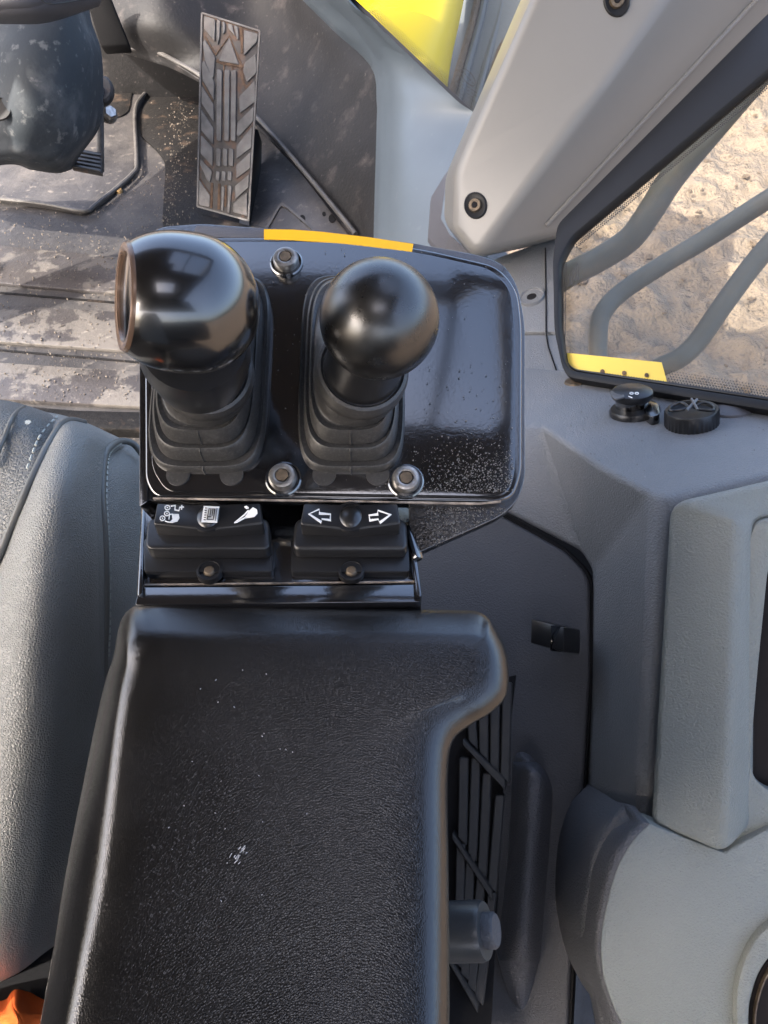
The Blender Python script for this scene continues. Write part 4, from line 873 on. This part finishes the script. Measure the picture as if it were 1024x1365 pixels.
# ================================================================ ARM REST
t = thing('armrest', 'wide grained black armrest with a small pale scuff in the middle', 'armrest', V(380, 1365, .30))
def ad(y): return .327 + (.263 - .327) * (y - 820) / 560
outer = [(178, 808), (300, 808), (450, 811), (600, 813), (643, 818), (665, 845), (677, 880), (676, 925), (655, 950), (625, 968), (603, 990), (597, 1040), (598, 1150), (599, 1250), (600, 1440), (40, 1440), (66, 1300), (85, 1180), (110, 1050), (135, 930), (150, 880)]
inner = [(186, 850), (300, 848), (450, 846), (600, 848), (638, 852), (650, 864), (651, 885), (645, 906), (622, 924), (596, 938), (574, 965), (565, 1005), (563, 1120), (564, 1250), (566, 1440), (80, 1440), (108, 1290), (130, 1190), (143, 1090), (158, 960), (170, 900)]
mid = [(380, 950), (400, 950), (430, 950), (460, 950), (470, 955), (480, 960), (480, 965), (480, 970), (475, 980), (470, 990), (468, 1000), (465, 1020), (460, 1120), (455, 1250), (450, 1440), (180, 1440), (200, 1290), (220, 1190), (240, 1090), (260, 1000), (300, 960)]
n = 6
def cl(ps): 
    out = []; k = len(ps)
    for i in range(k):
        for s in range(n):
            g = lambda j: Vector(ps[j % k])
            if i in (14, 15) or i == 13 : q = g(i).lerp(g(i + 1), s / n)
            else: q = cr(g(i - 1), g(i), g(i + 1), g(i + 2), s / n)
            out.append(q)
    return out
O1, I1, M1 = cl(outer), cl(inner), cl(mid)
b = new(); rings = []
def aring(fn): rings.append([b.verts.new(V(*fn(k))) for k in range(len(O1))])
# drop depth of the outer edge varies: the left bevel is deep
def drop(k):
    x = O1[k].x; return 0.031 if x < 200 and O1[k].y > 870 else (0.0115 if O1[k].y < 835 else 0.009)
sm_drop = [sum(drop((k + j) % len(O1)) for j in range(-6, 7)) / 13 for k in range(len(O1))]
aring(lambda k: (O1[k].x, O1[k].y, ad(O1[k].y) + sm_drop[k] + 0.045))
aring(lambda k: (O1[k].x, O1[k].y, ad(O1[k].y) + sm_drop[k] + 0.004))
for q in range(0, 7):
    a = q / 6 * math.pi / 2
    def f(k, a=a):
        left = 1 if sm_drop[k] > 0.0138 else 0
        s = math.sin(a); c_ = 1 - math.cos(a)
        # mix of chamfer and round
        u = (a / (math.pi / 2)); tin = c_ * 0.75 + u * 0.25 if not left else u * .55 + c_ * .45
        dz = (1 - s) * 0.8 + (1 - u) * 0.2 if not left else (1 - u) * .5 + (1 - s) * .5
        if O1[k].y < 822 and 190 < O1[k].x < 650: tin = u * .8 + c_ * .2; dz = (1 - u) * .8 + (1 - s) * .2
        p = O1[k].lerp(I1[k], tin); return (p.x, p.y, ad(p.y) + sm_drop[k] * dz)
    aring(f)
for tt, dz in ((0.12, -.0005), (0.35, -0.0010), (0.65, -0.0012), (1.0, -0.0012)):
    aring(lambda k, tt=tt, dz=dz: ((I1[k].lerp(M1[k], tt)).x, (I1[k].lerp(M1[k], tt)).y, ad(I1[k].lerp(M1[k], tt).y) + dz))
for i in range(len(rings) - 1):
    m_ = len(rings[i])
    for k in range(m_): b.faces.new((rings[i][k - 1], rings[i][k], rings[i + 1][k], rings[i + 1][k - 1]))
f = b.faces.new(rings[-1]); bmesh.ops.triangulate(b, faces=[f]); b.faces.new(rings[0][::-1])
link('pad', b, 'arm', t, 75)
b = slab_bm([V(230, 900, .42), V(520, 900, .42), V(520, 1440, .37), V(120, 1440, .37)], Vector((0, 0, -.30)), 0.01); link('added_support_box', b, 'dark', t)  # unseen box added to keep stray light off the storage door
APL = P3((200, 850, ad(850)), (500, 850, ad(850)), (300, 1300, ad(1300)))
b = new()
rnd = random.Random(5)
for (cx, cy, a, ln, cnt) in ((311, 1148, 55, 9, 9), (324, 1134, 40, 8, 10)):
    for k in range(cnt):
        x = cx + rnd.uniform(-7, 7); y = cy + rnd.uniform(-5, 5); l = ln * rnd.uniform(.3, .8); an = R(-a + rnd.uniform(-8, 8))
        stroke(b, [(x, y), (x + l * math.cos(an), y + l * math.sin(an))], rnd.uniform(.5, 1.3), APL, 0.0016, th=0.0002)
for k in range(26):
    x = rnd.uniform(190, 420); y = rnd.uniform(890, 1200); stroke(b, [(x, y), (x + rnd.uniform(-2, 2), y + rnd.uniform(-2, 2))], 0.9, APL, 0.0016, th=0.0002)
link('pale_scuff', b, mat('pale_scuff', (0.30, 0.30, 0.31), 0.8), t)
# adjuster knob sticking out on the right
t = thing('adjuster_knob', 'grey satin cylinder knob sticking out below the armrest right edge', 'knob', V(625, 1243, .36))
kp = V(560, 1243, .40); kax = (V(662, 1240, .385) - kp)
kL = kax.length
lathe('grip', [(0.0, 0.0), (0.0142, 0.0), (0.0142, kL * .80), (0.0132, kL * .86), (0.0, kL * .86)], kp, kax, mat('satin_grey_knob', (0.03, 0.032, 0.034), 0.3, grain=(900, .0001)), t, 40)
lathe('end_button', [(0.0085, kL * .85), (0.0085, kL * .97), (0.0075, kL * 1.0), (0.0, kL * 1.0)], kp, kax, 'plastic_door', t, 30)
# ---------------- grit and dust, plus specks that paint the plate's sparkle
def specks(name, m, parent, plane, n, region, smin, smax, seed, off=0.0004, dens=None, label=None, cat=None, th=0.0002):
    rnd = random.Random(seed); b = new(); k = 0; tries = 0
    while k < n and tries < n * 20:
        tries += 1; x = rnd.uniform(region[0], region[2]); y = rnd.uniform(region[1], region[3])
        if dens and rnd.random() > dens(x, y): continue
        k += 1; s_ = smin + (smax - smin) * rnd.random() ** 3; a0 = rnd.uniform(0, 360)
        pts = [(x + s_ * rnd.uniform(.6, 1.2) * math.cos(R(a0 + q * 72)), y + s_ * rnd.uniform(.5, 1.1) * math.sin(R(a0 + q * 72))) for q in range(5)]
        fill(b, pts, plane, off, th)
    o = link(name, b, m, parent, 0); o['kind'] = 'stuff'
    if label: o['label'] = label
    if cat: o['category'] = cat
    return o
mg = mat('pale_grit_and_sparkle', (0.11, 0.108, 0.103), 0.6)
con = bpy.data.objects['lever_console']
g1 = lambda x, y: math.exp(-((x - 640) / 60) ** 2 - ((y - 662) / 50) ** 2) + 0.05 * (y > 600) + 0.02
specks('dust_sparkle_specks', mg, con, PLT.lift(0.0016), 1900, (500, 480, 684, 656), 0.18, 1.35, 11, dens=g1)  # pale flakes massed where the plate glints, the sparkle put into colour
specks('dust_sparkle_specks', mg, con, PLT.lift(0.0016), 260, (360, 330, 684, 656), 0.3, 1.1, 12)
specks('dust_sparkle_specks', mg, con, HS, 900, (556, 676, 678, 728), 0.18, 1.3, 13, dens=lambda x, y: 1.0 if (y - 676) < (684 - x) * .5 + 2 and math.hypot(x - 655, y - 676) < 90 else 0)
ledge_o = bpy.data.objects['side_console']
specks('grit', mg, ledge_o, LEDGE, 60, (760, 520, 1020, 640), 0.4, 1.2, 14, dens=lambda x, y: 1.0 if y > 515 + (x - 760) * .14 and y < 655 - abs(x - 888) * .35 else 0, off=0.0006)
specks('grit', mg, bpy.data.objects['storage_door'], DP, 80, (600, 720, 780, 1300), 0.35, 0.9, 15)
specks('grit', mg, bpy.data.objects['lower_bulge'], LDP, 30, (830, 1130, 1010, 1340), 0.4, 0.9, 16, dens=lambda x, y: 1.0 if x > 850 - (y - 1120) * .2 else 0)
mg2 = mat('dried_mud_crumb', (0.17, 0.14, 0.11), 0.9, var=0.4, vscale=200)
specks('mud_crumbs', mg2, fl, FL.lift(0.0085), 600, (0, 330, 190, 535), 0.25, 1.2, 17, th=0.002, off=0.001)
specks('mud_crumbs', mg2, fl, LIP, 500, (0, 225, 250, 330), 0.3, 1.3, 18, th=0.002, off=0.0)
specks('mud_crumbs', mg2, fl, DK, 420, (190, 110, 262, 310), 0.25, 1.0, 19, th=0.002, off=0.001, dens=lambda x, y: math.exp(-((x - 235 + (y - 200) * .1) / 14) ** 2) + .1)
# ================================================================ REST OF THE CAB (seen only in reflections)
def boxo(name, x0, x1, y0, y1, z0, z1, m, kind='structure'):
    b = slab_bm([Vector((x0, y0, z1)), Vector((x1, y0, z1)), Vector((x1, y1, z1)), Vector((x0, y1, z1))], Vector((0, 0, z0 - z1)), 0.01)
    o = link(name, b, m); o['kind'] = kind; return o
# roof: left side widened to block sun, hatch openings cut for the reflections
boxo('roof', -1.60, -0.20, -1.20, 0.98, 1.62, 1.68, 'roof')
boxo('roof', 0.56, 0.64, -1.20, 0.98, 1.621, 1.681, 'roof')
boxo('roof', -0.36, 0.57, 0.84, 0.978, 1.622, 1.679, 'roof')
boxo('roof', -0.36, 0.0, 0.10, 0.85, 1.6225, 1.6785, 'roof')
boxo('roof', -0.36, 0.57, -0.24, 0.16, 1.6235, 1.6775, 'roof')
boxo('roof', -0.36, 0.10, 0.155, 0.36, 1.6238, 1.6772, 'roof')
boxo('roof', 0.22, 0.57, -0.63, -0.23, 1.6245, 1.6765, 'roof')
boxo('roof', -0.36, 0.57, -1.198, -0.62, 1.622, 1.679, 'roof')
boxo('roof_bar', 0.245, 0.275, 0.15, 0.85, 1.60, 1.62, 'frame')
boxo('wall_rear', -1.05, 0.80, -1.09, -1.05, -0.1, 0.75, 'roof')
boxo('wall_rear', -1.05, 0.80, -1.09, -1.05, 1.12, 1.63, 'roof')
boxo('wall_left', -1.08, -1.04, -1.05, 1.0, -0.1, 0.42, 'frame')
boxo('wall_front', -1.1, -0.12, 2.0, 2.06, -0.1, 0.45, 'foot')
boxo('pillar_front_left', -0.95, -0.88, 0.90, 0.97, -0.1, 1.63, 'roof')
b = slab_bm([V(480, 520, .98), V(1100, 600, .72), V(1150, 1560, .72), V(480, 1560, .80)], CF * 0.03 + CR * .02, 0.004); o = link('wall_right', b, 'dark'); o['kind'] = 'structure'
